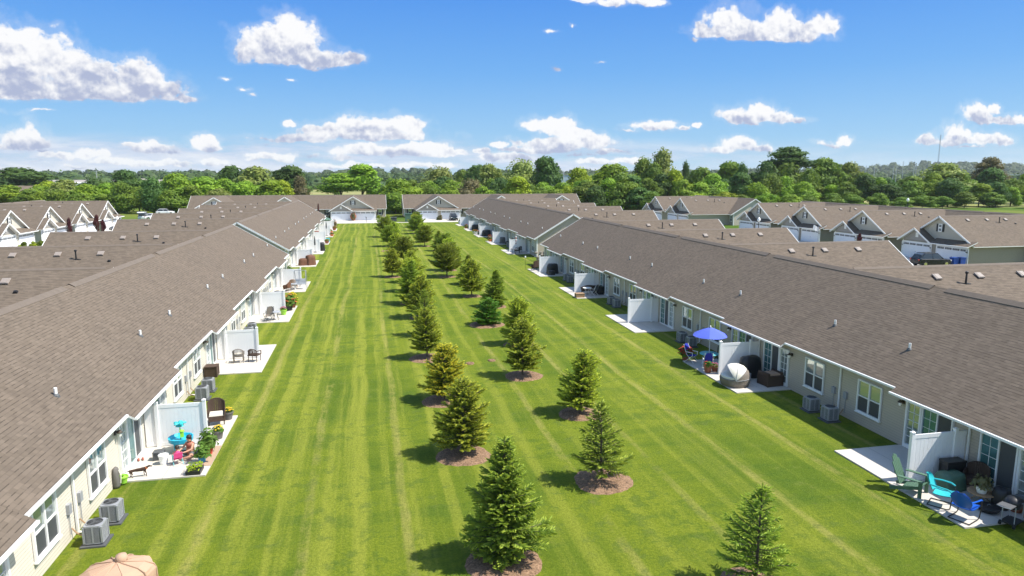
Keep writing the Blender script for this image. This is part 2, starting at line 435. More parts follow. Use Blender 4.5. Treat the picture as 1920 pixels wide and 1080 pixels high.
SWIN_FRAME = WF.mesh('frame', ['white']); SWIN_GLASS = WG.mesh('window', ['glass', 'screen'])
def door_meshes(grid):
    # sliding door 0.6..2.1 and french door 2.15..2.92 from the party line
    out = {}
    h = 2.0
    fr = MB()
    for x in (.03, 1.47): fr.box((x, -.03, h/2), (.07, .09, h), mi=0)
    fr.box((.75, -.029, h-.03), (1.38, .09, .07), mi=0); fr.box((.75, -.029, .04), (1.38, .09, .08), mi=0)
    fr.box((.75, -.02, h/2), (.06, .07, h-.14), mi=0)
    gl = MB(); gl.box((.40, 0, h/2), (.66, .02, h-.14), mi=0); gl.box((1.1, -.012, h/2), (.66, .02, h-.14), mi=1)
    if grid:
        for k in range(1, 5): fr.box((1.1, -.025, .07+k*(h-.14)/5), (.66, .018, .016), mi=0)
        fr.box((1.1, -.0255, h/2), (.016, .018, h-.2), mi=0)
    g2 = MB(); g2.box((.40, -.012, h/2), (.66, .02, h-.14), mi=1); g2.box((1.1, 0, h/2), (.66, .02, h-.14), mi=0)
    f2 = MB(); f2.v, f2.f, f2.m, f2.uv = list(fr.v), list(fr.f), list(fr.m), list(fr.uv)
    if grid:
        k0 = len(f2.v)-8*5; f2.v = f2.v[:k0]; f2.f = f2.f[:-30]; f2.m = f2.m[:-30]; f2.uv = f2.uv[:-30]
        for k in range(1, 5): f2.box((.40, -.025, .07+k*(h-.14)/5), (.66, .018, .016), mi=0)
        f2.box((.40, -.0255, h/2), (.016, .018, h-.2), mi=0)
    out['sl2'] = (f2.mesh('frame', ['white']), g2.mesh('sliding_door', ['screen', 'doorglass']))
    out['sl'] = (fr.mesh('frame', ['white']), gl.mesh('sliding_door', ['screen', 'doorglass']))
    fr = MB(); w = .80
    for x in (.04, w-.04): fr.box((x, -.03, h/2), (.09, .09, h), mi=0)
    fr.box((w/2, -.029, h-.04), (w-.18, .09, .09), mi=0); fr.box((w/2, -.029, .08), (w-.18, .09, .16), mi=0)
    for k in range(1, 5): fr.box((w/2, -.02, .16+k*(h-.26)/5), (w-.16, .02, .018), mi=0)
    fr.box((w/2, -.0205, h/2), (.018, .02, h-.2), mi=0)
    gl = MB(); gl.box((w/2, 0, h/2), (w-.1, .02, h-.1), mi=0)
    out['fr'] = (fr.mesh('frame', ['white']), gl.mesh('french_door', ['glass']))
    return out
DOORS = {g: door_meshes(g) for g in (False, True)}
def garage_mesh():
    g = MB(); w, h = 4.8, 2.13
    g.box((0, .02, h/2), (w, .05, h), mi=0)
    for r in range(4):
        for k in range(8):
            x = -w/2+w*(k+.5)/8; z = h*(r+.5)/4
            if r < 3: g.box((x, -.012, z), (w/8-.12, .03, h/4-.14), mi=0, top=1)
    for k in range(4):
        x = -w/2+w*(k+.5)/4
        g.box((x, -.012, h*.875), (w/4-.2, .04, .24), mi=1)
        for d in (-.25, 0, .25): g.box((x+d, -.036, h*.875), (.03, .02, .24), mi=0)
    for x in (-w/2-.06, w/2+.06): g.box((x, -.02, h/2+.04), (.12, .06, h+.08), mi=2)
    g.box((0, -.021, h+.06), (w, .06, .12), mi=2)
    g.box((0, -.04, .9), (.12, .05, .05), mi=1)
    return g.mesh('garage_door', ['gdoor', 'screen', 'white'])
GARAGE = garage_mesh()
def lamp_mesh():
    l = MB(); l.box((0, -.03, .1), (.1, .05, .16), mi=0); l.tube((0, -.04, .14), (0, -.17, .18), .015, n=6, mi=0)
    l.lathe([(.10, 0), (.11, .02), (.05, .08), (.01, .11)], 10, (0, -.18, .10), 0); l.lathe([(.05, 0), (.06, .05), (.055, .13)], 8, (0, -.18, -.04), 1)
    return l.mesh('wall_lamp', ['brown_metal', 'lampwhite'])
LAMP = lamp_mesh()
def pipe_meshes():
    p = MB(); p.lathe([(.055, 0), (.055, .30), (.045, .30), (.04, .28)], 10, (0, 0, 0), 0); p.lathe([(.13, -.06), (.11, .03), (.06, .09)], 10, (0, 0, 0), 1)
    a = p.mesh('vent_pipe', ['white', 'dgrey'])
    p = MB(); p.lathe([(.06, -.05), (.05, .62), (.09, .62), (.09, .72), (.02, .76)], 10, (0, 0, 0), 0); p.tube((0, 0, .05), (0, -.32, .0), .05, n=6, mi=0)
    b = p.mesh('flue_pipe', ['black'])
    p = MB(); p.box((0, 0, .10), (.48, .44, .06), mi=0, top=.9); p.box((0, 0, .04), (.36, .34, .12), mi=1); p.box((0, .03, .135), (.40, .3, .02), mi=0)
    c = p.mesh('box_vent', ['ventgrey', 'black'])
    p = MB(); p.box((0, 0, .06), (.2, .24, .14), mi=0, top=.6)
    d = p.mesh('small_vent', ['black'])
    return a, b, c, d
VP, FP, BV, SV = pipe_meshes()
def shutter_mesh(h):
    s = MB(); s.box((0, 0, 0), (.3, .04, h), mi=0)
    for k in range(int(h/.09)): s.box((0, -.025, -h/2+.07+k*.09), (.22, .02, .05), mi=0, rot=Matrix.Rotation(.4, 3, 'X'))
    return s.mesh('shutter', ['shutter'])
SH1, SH2 = shutter_mesh(1.0), shutter_mesh(1.35)
def gable_window():
    s = MB(); s.box((0, -.01, 0), (.62, .05, 1.05), mi=0)
    for z in (-.25, .25): s.box((0, -.032, z), (.34, .02, .30), mi=1)
    s.box((0, -.045, 0), (.03, .02, .9), mi=0)
    return s.mesh('gable_window', ['white', 'screen'])
GW = gable_window()
def louver():
    s = MB(); s.box((0, 0, 0), (.45, .04, .62), mi=0)
    for k in range(7): s.box((0, -.03, -.24+k*.08), (.36, .015, .05), mi=0, rot=Matrix.Rotation(.5, 3, 'X'))
    return s.mesh('louver', ['white'])
LV = louver()

def block(name, label, W, n, P, loc, rz, sid='siding', pipes=(-4.45, 4.65), grid=False, ventside=0, dark='siding_dark', first=0, last=None):
    """n pairs of homes, period P.  local x along the row, y from the rear wall (0) to the street front (20.3)"""
    Lx = n*P
    root = thing(name, label, 'townhouses', loc, rz, 'rows of townhomes')
    cs = [P*(k+.5) for k in range(n)]
    OB = 3.15
    # ---- walls
    w = MB(); zt = 2.70
    w.add([(0, 0, -.1), (Lx, 0, -.1), (Lx, 0, zt), (0, 0, zt)], [(0, 1, 2, 3)], 0)
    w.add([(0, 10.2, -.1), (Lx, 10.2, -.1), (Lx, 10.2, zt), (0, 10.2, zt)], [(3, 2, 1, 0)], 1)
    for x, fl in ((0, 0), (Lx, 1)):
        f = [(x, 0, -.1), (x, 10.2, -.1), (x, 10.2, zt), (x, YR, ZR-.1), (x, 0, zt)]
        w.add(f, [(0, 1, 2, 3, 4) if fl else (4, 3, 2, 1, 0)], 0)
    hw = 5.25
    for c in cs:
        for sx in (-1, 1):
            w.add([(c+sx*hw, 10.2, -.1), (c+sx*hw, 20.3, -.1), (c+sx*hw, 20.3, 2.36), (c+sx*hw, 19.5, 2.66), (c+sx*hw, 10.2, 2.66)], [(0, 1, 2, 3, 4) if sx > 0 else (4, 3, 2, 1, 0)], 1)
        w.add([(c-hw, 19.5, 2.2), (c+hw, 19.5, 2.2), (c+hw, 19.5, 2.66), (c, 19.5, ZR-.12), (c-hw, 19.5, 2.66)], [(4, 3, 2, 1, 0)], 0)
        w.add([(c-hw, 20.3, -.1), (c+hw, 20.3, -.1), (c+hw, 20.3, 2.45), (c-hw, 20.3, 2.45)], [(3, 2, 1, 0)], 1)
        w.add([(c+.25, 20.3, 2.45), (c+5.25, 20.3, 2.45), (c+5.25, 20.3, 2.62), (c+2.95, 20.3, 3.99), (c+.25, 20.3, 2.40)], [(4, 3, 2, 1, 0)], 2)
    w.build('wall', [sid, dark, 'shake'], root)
    # ---- corner boards
    for x, s in ((0, -1), (Lx, 1)):
        for y in (0, 10.2):
            t = MB(); t.box((x+s*.0, y+(-.01 if y == 0 else .01), 1.3), (.16, .05, 2.75), mi=0); t.box((x+s*.015, y+(.06 if y == 0 else -.06), 1.3), (.05, .14, 2.75), mi=0)
            t.build('corner_board', ['white'], root)
    # ---- roof
    r = MB(); e = .3
    xs = [(-e, None)]
    segs = []
    for k, c in enumerate(cs):
        a = -e if k == 0 else cs[k-1]+OB
        segs.append((a, c-OB, -.46)); segs.append((c-OB, c+OB, -.73))
    segs.append((cs[-1]+OB, Lx+e, -.46))
    for a, b, y in segs:
        z = 2.4+SL*(y+.73)
        slab(r, ((a, y, z), (b, y, z)), ((b, YR, ZR), (a, YR, ZR)))
    slab(r, ((Lx+e, 10.93, 2.4), (-e, 10.93, 2.4)), ((-e, YR, ZR), (Lx+e, YR, ZR)))
    for k, c in enumerate(cs):
        D = 5.83
        slab(r, ((c+D, YR+.2, 2.4), (c+D, 19.9, 2.4)), ((c, 19.9, ZR+.004), (c, YR+.2, ZR+.004)))
        slab(r, ((c-D, 19.9, 2.4), (c-D, YR+.2, 2.4)), ((c, YR+.2, ZR+.004), (c, 19.9, ZR+.004)))
        xs_ = c+2.95
        slab(r, ((c+5.85, 19.9, 2.392), (c+5.85, 20.85, 2.392)), ((xs_, 20.85, 4.14), (xs_, 19.9, 4.14)))
        slab(r, ((c+.05, 20.85, 2.4), (c+.05, 19.3, 2.4)), ((xs_, 19.3, 4.14), (xs_, 20.85, 4.14)))
        slab(r, ((c+.45, 20.85, 2.395), (c-5.83, 20.85, 2.395)), ((c-5.83, 19.45, 3.0), (c+.45, 19.45, 3.0)), th=.1)
    roof = r.build('roof', ['roof', 'white', 'soffit'], root)
    # ridge vent sections
    for k in range(n):
        a, b = P*k+.35, P*(k+1)-.5
        c = MB()
        for s in (-1, 1):
            c.add([(a, YR+s*.26, ZR-.26*SL+.035), (b, YR+s*.26, ZR-.26*SL+.035), (b, YR, ZR+.05), (a, YR, ZR+.05),
                   (a, YR+s*.26, ZR-.26*SL-.02), (b, YR+s*.26, ZR-.26*SL-.02)], [(0, 1, 2, 3) if s < 0 else (3, 2, 1, 0), (4, 5, 1, 0) if s < 0 else (0, 1, 5, 4)], 0)
        c.build('ridge_cap', ['cap'], roof)
        # wing ridge
        cc = cs[k]; c = MB()
        for s in (-1, 1):
            c.add([(cc+s*.16, YR+.6, ZR-.16*SL+.02), (cc+s*.16, 19.88, ZR-.16*SL+.02), (cc, 19.88, ZR+.035), (cc, YR+.6, ZR+.035)], [(3, 2, 1, 0) if s < 0 else (0, 1, 2, 3)], 0)
        c.build('ridge_cap', ['cap'], roof)
    for c in cs:
        for d in pipes:
            y = 1.40; place(VP, 'vent_pipe', roof, (c+d, y, 2.4+SL*(y+.73)-.02))
        if ventside:
            s = ventside; tilt = math.atan(SL)
            for (y, dx, me, nm) in ((16.4, .95, BV, 'box_vent'), (13.4, .95, BV, 'box_vent'), (10.5, .95, BV, 'box_vent'), (12.0, 1.5, FP, 'flue_pipe'), (9.7, 1.75, SV, 'small_vent')):
                o = place(me, nm, roof, (c+s*dx, y, ZR-SL*dx-.01))
                if me is not FP: o.rotation_euler = (0, s*tilt, 0)
                elif s > 0: o.rotation_euler = (0, 0, R(180))
    # ---- rake boards
    def rake(p, q, nm='rake_board'):
        p, q = Vector(p), Vector(q); d = q-p
        b = MB(); b.T = Matrix.Translation((p+q)/2) @ d.to_track_quat('X', 'Z').to_matrix().to_4x4()
        b.box((0, 0, -.07), (d.length, .045, .19), mi=0); b.build(nm, ['white'], root)
    for x in (-e-.02, Lx+e+.02):
        rake((x, -.62 if 0 else -.5, 2.4+SL*.23), (x, YR, ZR)); rake((x, 10.95, 2.39), (x, YR, ZR))
    for c in cs:
        yy = 19.93
        rake((c-5.85, yy, 2.39), (c, yy, ZR)); rake((c+5.85, yy, 2.39), (c, yy, ZR))
        rake((c+.05, 20.88, 2.39), (c+2.95, 20.88, 4.14)); rake((c+5.87, 20.88, 2.38), (c+2.95, 20.88, 4.14))
    # ---- gutters
    for a, b, y in segs:
        z = 2.4+SL*(y+.73)
        g = MB(); g.box(((a+b)/2, y-.038, z-.05), (b-a-.01, .075, .085), mi=0); g.build('gutter', ['white'], root)
    for k, c in enumerate(cs):
        g = MB(); g.box((c-2.7, 20.905, 2.34), (6.3, .11, .11), mi=0); g.build('gutter', ['white'], root)
    xx = [(-.3, cs[0]-5.9)]+[(cs[k]+5.9, cs[k+1]-5.9) for k in range(n-1)]+[(cs[-1]+5.9, Lx+.3)]
    for a, b in xx:
        g = MB(); g.box(((a+b)/2, 10.985, 2.34), (b-a, .11, .11), mi=0); g.build('gutter', ['white'], root)
    # ---- downspouts
    def spout(x, y, ztop):
        d = MB(); d.box((x, y-.06, ztop/2), (.07, .06, ztop), mi=0); d.tube((x, y-.06, ztop-.02), (x, y-.42, ztop+.12), .035, n=6, mi=0); d.tube((x, y-.06, .06), (x, y-.3, .03), .035, n=6, mi=0)
        d.build('downspout', ['white'], root)
    for k, c in enumerate(cs):
        spout(c+.12, 0, 2.28)
        spout(c+P/2 if k < n-1 else Lx-.25, 0, 2.36)
        d = MB()
        for x in (c-5.2, c+5.2, c+.3): d.box((x, 20.34, 1.15), (.12, .06, 2.3), mi=0); 
        d.build('door_post', ['white'], root)
    # ---- rear doors and windows
    D = DOORS[grid]
    def part(me, nm, x, y, z, frame=None, rz=0, sx=1):
        o = place(me, nm, root, (x, y, z), rz)
        if sx < 0: o.scale = (-1, 1, 1)
        if frame is not None: place(frame, 'frame', o)
        return o
    for c in cs:
        for s in (-1, 1):
            K = 'sl2' if grid and s > 0 else 'sl'; part(D[K][1], 'sliding_door', c+s*.6, -.02, .06, D[K][0], sx=s)
            part(D['fr'][1], 'french_door', c+s*2.13, -.02, .06, D['fr'][0], sx=s)
            part(WIN_GLASS, 'window', c+s*(P/2-1.93), -.025, .6, WIN_FRAME)
            part(LAMP, 'wall_lamp', c+s*3.15, 0, 1.78)
            # meter and disconnect boxes by the air conditioners
            u = MB(); u.box((c+s*(P/2-.42), -.05, 1.05), (.2, .1, .32), mi=0); u.tube((c+s*(P/2-.42), -.04, .9), (c+s*(P/2-.42), -.04, .2), .014, n=6, mi=0)
            u.path([(c+s*(P/2-.30), -.02, .35), (c+s*(P/2-.32), -.15, .18), (c+s*(P/2-.62), -.55, .14)], .022, 6, 1); u.build('utility_box', ['grey', 'wood'], root)
    # ---- street front
    for c in cs:
        for d in (2.93, -3.0): part(GARAGE, 'garage_door', c+d, 20.33, .02, rz=math.pi)
        part(GW, 'gable_window', c, 19.55, 4.35, rz=math.pi)
        for s in (-1, 1): part(SH1, 'shutter', c+s*.48, 19.55, 4.35, rz=math.pi)
        part(LV, 'louver', c+2.93, 20.34, 3.2, rz=math.pi)
        for x in (c+5.42-.12, c+.42, c-5.36+.1): part(LAMP, 'wall_lamp', x-.05, 20.31, 1.55, rz=math.pi)
        for s in (-1, 1):
            x = c+s*(5.25+(P/2-5.25)/2+.05)
            part(SWIN_GLASS, 'window', x, 10.225, .85, SWIN_FRAME, rz=math.pi)
            if P > 15:
                for q in (-1, 1): part(SH2, 'shutter', x+q*.62, 10.24, 1.52, rz=math.pi)
    if rz == R(90) and ventside and dark == 'siding_dark' and 0: pass
    return root

H90 = R(90)
LX, RX = -9.43, 21.5
B = {}
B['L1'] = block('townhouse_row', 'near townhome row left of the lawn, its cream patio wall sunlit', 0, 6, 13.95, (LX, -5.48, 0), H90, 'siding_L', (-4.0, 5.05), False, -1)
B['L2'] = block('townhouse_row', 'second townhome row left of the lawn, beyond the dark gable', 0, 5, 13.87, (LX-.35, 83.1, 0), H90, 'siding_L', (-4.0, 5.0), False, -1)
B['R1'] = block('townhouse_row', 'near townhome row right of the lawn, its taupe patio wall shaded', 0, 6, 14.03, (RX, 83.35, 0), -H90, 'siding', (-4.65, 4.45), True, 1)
B['R2'] = block('townhouse_row', 'second townhome row right of the lawn, its pale gable end showing', 0, 5, 14.0, (RX+.85, 161.0, 0), -H90, 'siding', (-4.6, 4.5), False, 1)
B['C1'] = block('townhouse_row', 'cross row closing the lawn on the left, with white garage doors facing the camera', 0, 3, 16.2, (4.05, 195.2, 0), R(180), 'siding_G', (-4.6, 4.5), False, 0, 'siding')
B['C2'] = block('townhouse_row', 'cross row closing the lawn on the right, a dark car on its driveway', 0, 3, 16.3, (58.0, 195.2, 0), R(180), 'siding_G', (-4.6, 4.5), False, 0, 'siding')
B['LL'] = block('townhouse_row', 'far left row with cream peaked gables and garages facing right', 0, 6, 13.3, (-73.2, 163.8, 0), -H90, 'siding_L', (-4.6, 4.5), False, 1, 'siding_L')
B['RA'] = block('townhouse_row', 'short far right row whose broad gable end faces the camera before the trees', 0, 2, 14.2, (90.2, 140.7, 0), H90, 'siding_G', (-4.6, 4.5), False, -1, 'siding')
B['RB'] = block('townhouse_row', 'far right row of four taupe gables with a black car before its garage', 0, 4, 14.4, (92.9, 69.3, 0), H90, 'siding_G', (-4.6, 4.5), False, -1)

# ------------------------------------------------------------------ ground, lawn, pavement
def sheet(name, pts, mat, z, label=None):
    m = MB(); m.add([(x, y, z) for x, y in pts], [tuple(range(len(pts)))], 0); return struct(m.build(name, [mat]), label)
def rect(x0, y0, x1, y1): return [(x0, y0), (x1, y0), (x1, y1), (x0, y1)]
sheet('ground', rect(-3300, -340, 4300, 3600), 'ground', -.03)
sheet('lawn', rect(-9.9, -15, 22.3, 165.6), 'lawn', -.012)
sheet('field', rect(-120, 285, 60, 640), 'field', -.02)
sheet('meadow', rect(95, 200, 260, 330), 'field', -.02)
sheet('street', rect(-45.5, -10, -38.5, 235), 'asphalt', -.02)
sheet('street', rect(53.0, -10, 61.0, 172), 'asphalt', -.02)
sheet('street', rect(-45.5, 235, -20, 240), 'asphalt', -.016)
def slabx(name, x0, y0, x1, y1, z, mat, kind='structure'):
    cx, cy = (x0+x1)/2, (y0+y1)/2
    m = MB(); m.box((0, 0, z/2-.03), (x1-x0, y1-y0, z+.06), mi=0); o = m.build(name, [mat], None, (cx, cy, 0)); o['kind'] = kind; return o
slabx('sidewalk', -48, 164.6, 60, 166.0, .03, 'drive')
for c in (-4.05, -20.25, -36.4): slabx('driveway', c-5.7, 166.02, c+5.7, 174.9, .035, 'drive')
for c in (17.25, 33.55, 49.85): slabx('driveway', c-5.7, 166.02, c+5.7, 174.9, .035, 'drive')
for k in range(6):
    c = 163.8-13.3*(k+.5); slabx('driveway', -52.9, c-5.4, -45.6, c+5.4, .03, 'drive')
for k in range(2):
    c = 140.7+14.2*(k+.5); slabx('driveway', 61.1, c-5.4, 69.9, c+5.4, .03, 'drive')
for k in range(4):
    c = 69.3+14.4*(k+.5); slabx('driveway', 61.1, c-5.4, 72.5, c+5.4, .03, 'drive')
FL1 = [15.45+13.95*k for k in range(5)]
FL2 = [83.1+13.87*(k+.5) for k in range(5)]
FR1 = [6.2+14.03*k for k in range(6)]
FR2 = [98.0+14.0*k for k in range(5)]
for c in FL1: slabx('patio', LX+.01, c-3.3, LX+3.03, c+3.3, .04, 'conc')
for c in FL2: slabx('patio', LX-.34, c-3.1, LX-.35+3.0, c+3.1, .04, 'conc')
for c in FR1: slabx('patio', RX-3.14, c-3.25, RX-.01, c+3.1, .04, 'conc')
for c in FR2: slabx('patio', RX+.85-3.14, c-3.1, RX+.84, c+3.1, .04, 'conc')

# ------------------------------------------------------------------ privacy fences
def post_mesh(h):
    p = MB(); p.box((0, 0, h/2), (.127, .127, h), mi=0); p.box((0, 0, h+.02), (.15, .15, .04), mi=0); p.box((0, 0, h+.055), (.13, .13, .04), mi=0, top=.3); return p.mesh('post', ['vinyl'])
POST = post_mesh(1.88)
def panel_mesh(w):
    p = MB(); h = 1.8
    p.box((0, 0, h-.07), (w, .05, .15), mi=0); p.box((0, 0, .10), (w, .05, .15), mi=0)
    nb = max(1, int(w/.155)); bw = w/nb
    for k in range(nb): p.box((-w/2+bw*(k+.5), 0, h/2), (bw-.010, .03, h-.3), mi=0)
    p.box((0, .0, h/2), (w, .016, h-.3), mi=0)
    return p.mesh('panel', ['vinyl'])
PAN, PANS = panel_mesh(1.78), panel_mesh(.40)
def fence(x, y, s, label):
    t = thing('privacy_fence', label, 'fence', (x, y, .04), 0, 'white privacy fences between patios')
    for px_ in (.52, 2.38): place(POST, 'post', t, (s*px_, 0, 0))
    place(PAN, 'panel', t, (s*1.45, 0, 0)); place(PANS, 'panel', t, (s*.245, 0, 0))
    return t
for i, c in enumerate(FL1): 
    if i: fence(LX, c, 1, f'sunlit white privacy fence of the near left row, {ordn(i-1)} from the camera')
    else: fence(LX, c, 1, 'white privacy fence on the left, just outside the bottom of the view')
for i, c in enumerate(FL2): fence(LX-.35, c, 1, f'white privacy fence of the farther left townhome row, {ordn(i)} from its near end')
for i, c in enumerate(FR1):
    if i: fence(RX, c, -1, f'half-shaded white privacy fence of the near right row, {ordn(i-1)} from the camera')
for i, c in enumerate(FR2): fence(RX+.85, c, -1, f'white privacy fence of the farther right townhome row, {ordn(i)} from its near end')

# ------------------------------------------------------------------ air conditioners
def ac_unit():
    t = thing('air_conditioner', 'x', 'air conditioner', (0, 0, 0), 0, 'air conditioners along the patio walls')
    p = MB(); p.box((0, 0, .02), (.80, .80, .06), mi=0); p.build('pad', ['dgrey'], t)
    b = MB(); r = .10; w = .30; n = 5
    ring = []
    for cx, cy, a0 in ((w-r, w-r, 0), (-w+r, w-r, 90), (-w+r, -w+r, 180), (w-r, -w+r, 270)):
        for k in range(n): a = R(a0+90*k/(n-1)); ring.append((cx+r*math.cos(a), cy+r*math.sin(a)))
    def pr(z0, z1, s, mi): b.prism([(x*s, y*s) for x, y in ring], 2, z0, z1, mi)
    pr(.09, .13, 1, 0); pr(.13, .70, .965, 1); pr(.70, .76, 1, 0)
    for k in range(14):
        z = .155+k*.039; pr(z, z+.014, .992, 0)
    for s in (-1, 1):
        for q in (-1, 1): b.box((s*w*.93, q*w*.93, .42), (.06, .06, .6), mi=0)
        b.box((s*w*.98, 0, .42), (.02, .05, .58), mi=0); b.box((0, s*w*.98, .42), (.05, .02, .58), mi=0)
    b.build('housing', ['grey', 'dgrey'], t)
    g = MB(); g.lathe([(.25, .77), (.24, .785), (.02, .785)], 20, (0, 0, 0), 1)
    for rr in (.10, .17, .24): 
        pts = [(rr*math.cos(R(a)), rr*math.sin(R(a)), .80) for a in range(0, 361, 24)]; g.path(pts, .005, 4, 2)
    for a in range(0, 360, 45): g.tube((0, 0, .80), (.25*math.cos(R(a)), .25*math.sin(R(a)), .79), .005, n=4, mi=2)
    g.lathe([(.275, .76), (.275, .79), (.25, .79), (.25, .77)], 20, (0, 0, 0), 0)
    for a in range(0, 360, 120): g.box((.12*math.cos(R(a)), .12*math.sin(R(a)), .79), (.2, .07, .006), rz=R(a), mi=2)
    g.build('fan_grille', ['grey', 'black', 'dgrey'], t)
    return t
AC0 = ac_unit(); _used = []
def put_ac(x, y, label):
    AC0.scale = (.9, .9, .86)
    if not _used: AC0.location = (x, y, 0); AC0['label'] = label; _used.append(1); return AC0
    return dup(AC0, (x, y, 0), 0, label)
spots = []
mids = [('left', c+13.95/2, LX+.83) for c in FL1]
mids += [('far left', c+13.87/2, LX-.35+.83) for c in FL2[:3]]
mids += [('right', c+14.03/2, RX-1.0) for c in FR1[:5]]
mids += [('far right', c+7.0, RX+.85-1.0) for c in FR2[:3]]
cnt = {}
for side, y, x in mids:
    cnt[side] = cnt.get(side, -1)+1
    for q, dy in (('nearer', -.68), ('farther', .68)):
        put_ac(x, y+dy, f'grey air conditioner on the {side} wall, {q} of the {ordn(cnt[side])} pair')
# ------------------------------------------------------------------ young spruces on the lawn
def spruce(seed, h=3.0, R0=1.05, base=.35, power=.85, dens=1.0, droop=.15, leader=.25, blades=2, tipf=.5, asym=.2):
    rg = random.Random(seed)
    tr = MB(); tr.tube((0, 0, -.05), (0, 0, base+.3), .055, .045, 8); tr.tube((0, 0, base+.3), (0, 0, h*.8), .045, .015, 6); tr.tube((0, 0, h*.8), (0, 0, h), .015, .005, 5)
    cr = MB()
    ph0 = rg.uniform(0, 6)
    def blade(p, d, L, wd, mi):
        # a needled shoot: crossed pointed blades
        d = d.normalized(); s = d.cross(Vector((rg.uniform(-1, 1), rg.uniform(-1, 1), rg.uniform(-1, 1)))).normalized()
        for k in range(blades):
            a = s if k == 0 else (Matrix.Rotation(math.pi*k/blades, 3, d) @ s)
            cr.add([p-a*wd*.7, p+a*wd*.7, p+d*L*.6+a*wd, p+d*L, p+d*L*.6-a*wd], [(0, 1, 2, 3, 4)], mi)
    z = base; lev = 0
    while z < h-.12:
        t = (z-base)/(h-base)
        env = R0*((1-t)**power)*(min(1, .70+t*2.6))*(1+.13*math.sin(z*7+ph0*3))
        nb = max(4, int((7+3*(1-t))*dens))
        a0 = rg.uniform(0, 6.28)
        for b in range(nb):
            a = a0+6.283*b/nb+rg.uniform(-.25, .25)
            L = env*rg.uniform(.62, 1.15)*(1+asym*math.sin(a+ph0)*math.sin(t*5+ph0))
            if rg.random() < .06: L *= 1.18
            L = min(L, env*1.22); up = .10+.75*t-droop*(1-t)
            zz = z+rg.uniform(-.07, .07)
            o = Vector((0, 0, zz)); dirh = Vector((math.cos(a), math.sin(a), 0))
            def pt(s): return o+dirh*L*s+Vector((0, 0, L*(up*s+.14*s*s-.02)))
            tr.path([pt(0), pt(.5), pt(.85)], .008+.006*(1-t), 4)
            nt_ = max(5, int(L/.042*dens))
            for k in range(nt_):
                s = .16+.84*(k+rg.random()*.6)/nt_
                if s > 1: s = 1
                p = pt(s); tl = (.085+.15*L*(1-abs(s-.45)))*rg.uniform(.7, 1.15)
                for sd in (-1, 1):
                    side = dirh.cross(Vector((0, 0, 1)))*sd
                    d = dirh*.75+side*rg.uniform(.5, 1.0)+Vector((0, 0, rg.uniform(-.30, .35)))
                    tip = (s > .38 and rg.random() < tipf+.35) or rg.random() < .2*tipf
                    blade(p, d, tl, .019, 0)
                    if tip: blade(p+d.normalized()*tl*.55, d+Vector((0, 0, .2)), tl*.9, .018, 1)
                    else: blade(p+d.normalized()*tl*.45, d+Vector((0, 0, -.15)), tl*.8, .016, 0)
                if rg.random() < .6: blade(p, dirh*.5+Vector((0, 0, rg.uniform(.3, .9))), tl*.7, .014, 1 if rg.random() < tipf*.8 else 0)
            blade(pt(.97), dirh+Vector((0, 0, .5)), .15, .016, 1)
        z += (.115+.04*rg.random())*(1-.2*t); lev += 1
    for k in range(14):
        zz = h-.45+k*.035; a = rg.uniform(0, 6.28)
        blade(Vector((0, 0, zz)), Vector((math.cos(a), math.sin(a), 1.1)), .16*(1-(k/16)), .02, 1)
    blade(Vector((0, 0, h-.1)), Vector((0, 0, 1)), .18, .02, 1)
    return tr, cr
def sp_meshes(seed, tip, **kw):
    t, c = spruce(seed, **kw); return t.mesh('trunk', ['trunk']), c.mesh('crown', ['n_dark', tip])
SPV = {
 'full': sp_meshes(1, 'n_tipg', h=3.8, R0=1.2, base=.25, power=.85, dens=1.05, tipf=.5, droop=.3, leader=.4),
 'airy': sp_meshes(2, 'n_tipg', h=3.05, R0=1.15, base=.42, power=.9, dens=.6, droop=.05, tipf=.55),
 'gold': sp_meshes(3, 'n_tip', h=3.15, R0=1.18, base=.45, power=.66, dens=.9, tipf=.7),
 'goldy': sp_meshes(4, 'n_tipy', h=2.9, R0=1.15, base=.42, power=.62, dens=1.0, tipf=.75),
 'tall': sp_meshes(5, 'n_tip', h=3.2, R0=1.15, base=.5, power=.62, dens=.9, droop=.1, tipf=.45),
 'round': sp_meshes(6, 'n_tipg', h=3.1, R0=1.32, base=.6, power=.5, dens=.9, droop=-.1, tipf=.45),
 'blue': sp_meshes(7, 'n_blue', h=1.95, R0=1.0, base=.12, power=.75, dens=1.15, tipf=.9),
}
SPN = {'full': (3.8, 'dense dark green spruce'), 'airy': (3.05, 'thin open spruce with bare leader'),
       'gold': (3.15, 'yellow-green spruce with pale tips'), 'goldy': (2.9, 'golden-yellow spruce'),
       'tall': (3.2, 'tall spruce with bare lower trunk'), 'round': (3.1, 'broad rounded spruce'), 'blue': (1.95, 'short dense bright green spruce')}
left = [(3.46, 18.2, 3.8, 'full'), (3.40, 26.1, 3.15, 'gold'), (3.35, 33.0, 2.85, 'goldy'), (3.2, 41.3, 3.1, 'tall'), (3.55, 47.5, 3.3, 'airy'), (3.8, 53.7, 3.3, 'tall'),
        (3.3, 60.0, 3.8, 'full'), (3.7, 66.3, 3.3, 'gold'), (4.1, 72.0, 3.3, 'tall'), (2.2, 76.5, 3.1, 'tall'), (4.1, 89.5, 3.2, 'round'), (3.45, 96.5, 3.2, 'gold'),
        (2.9, 110.0, 3.2, 'round'), (3.9, 118.5, 3.3, 'gold'), (2.6, 127.0, 3.5, 'round')]
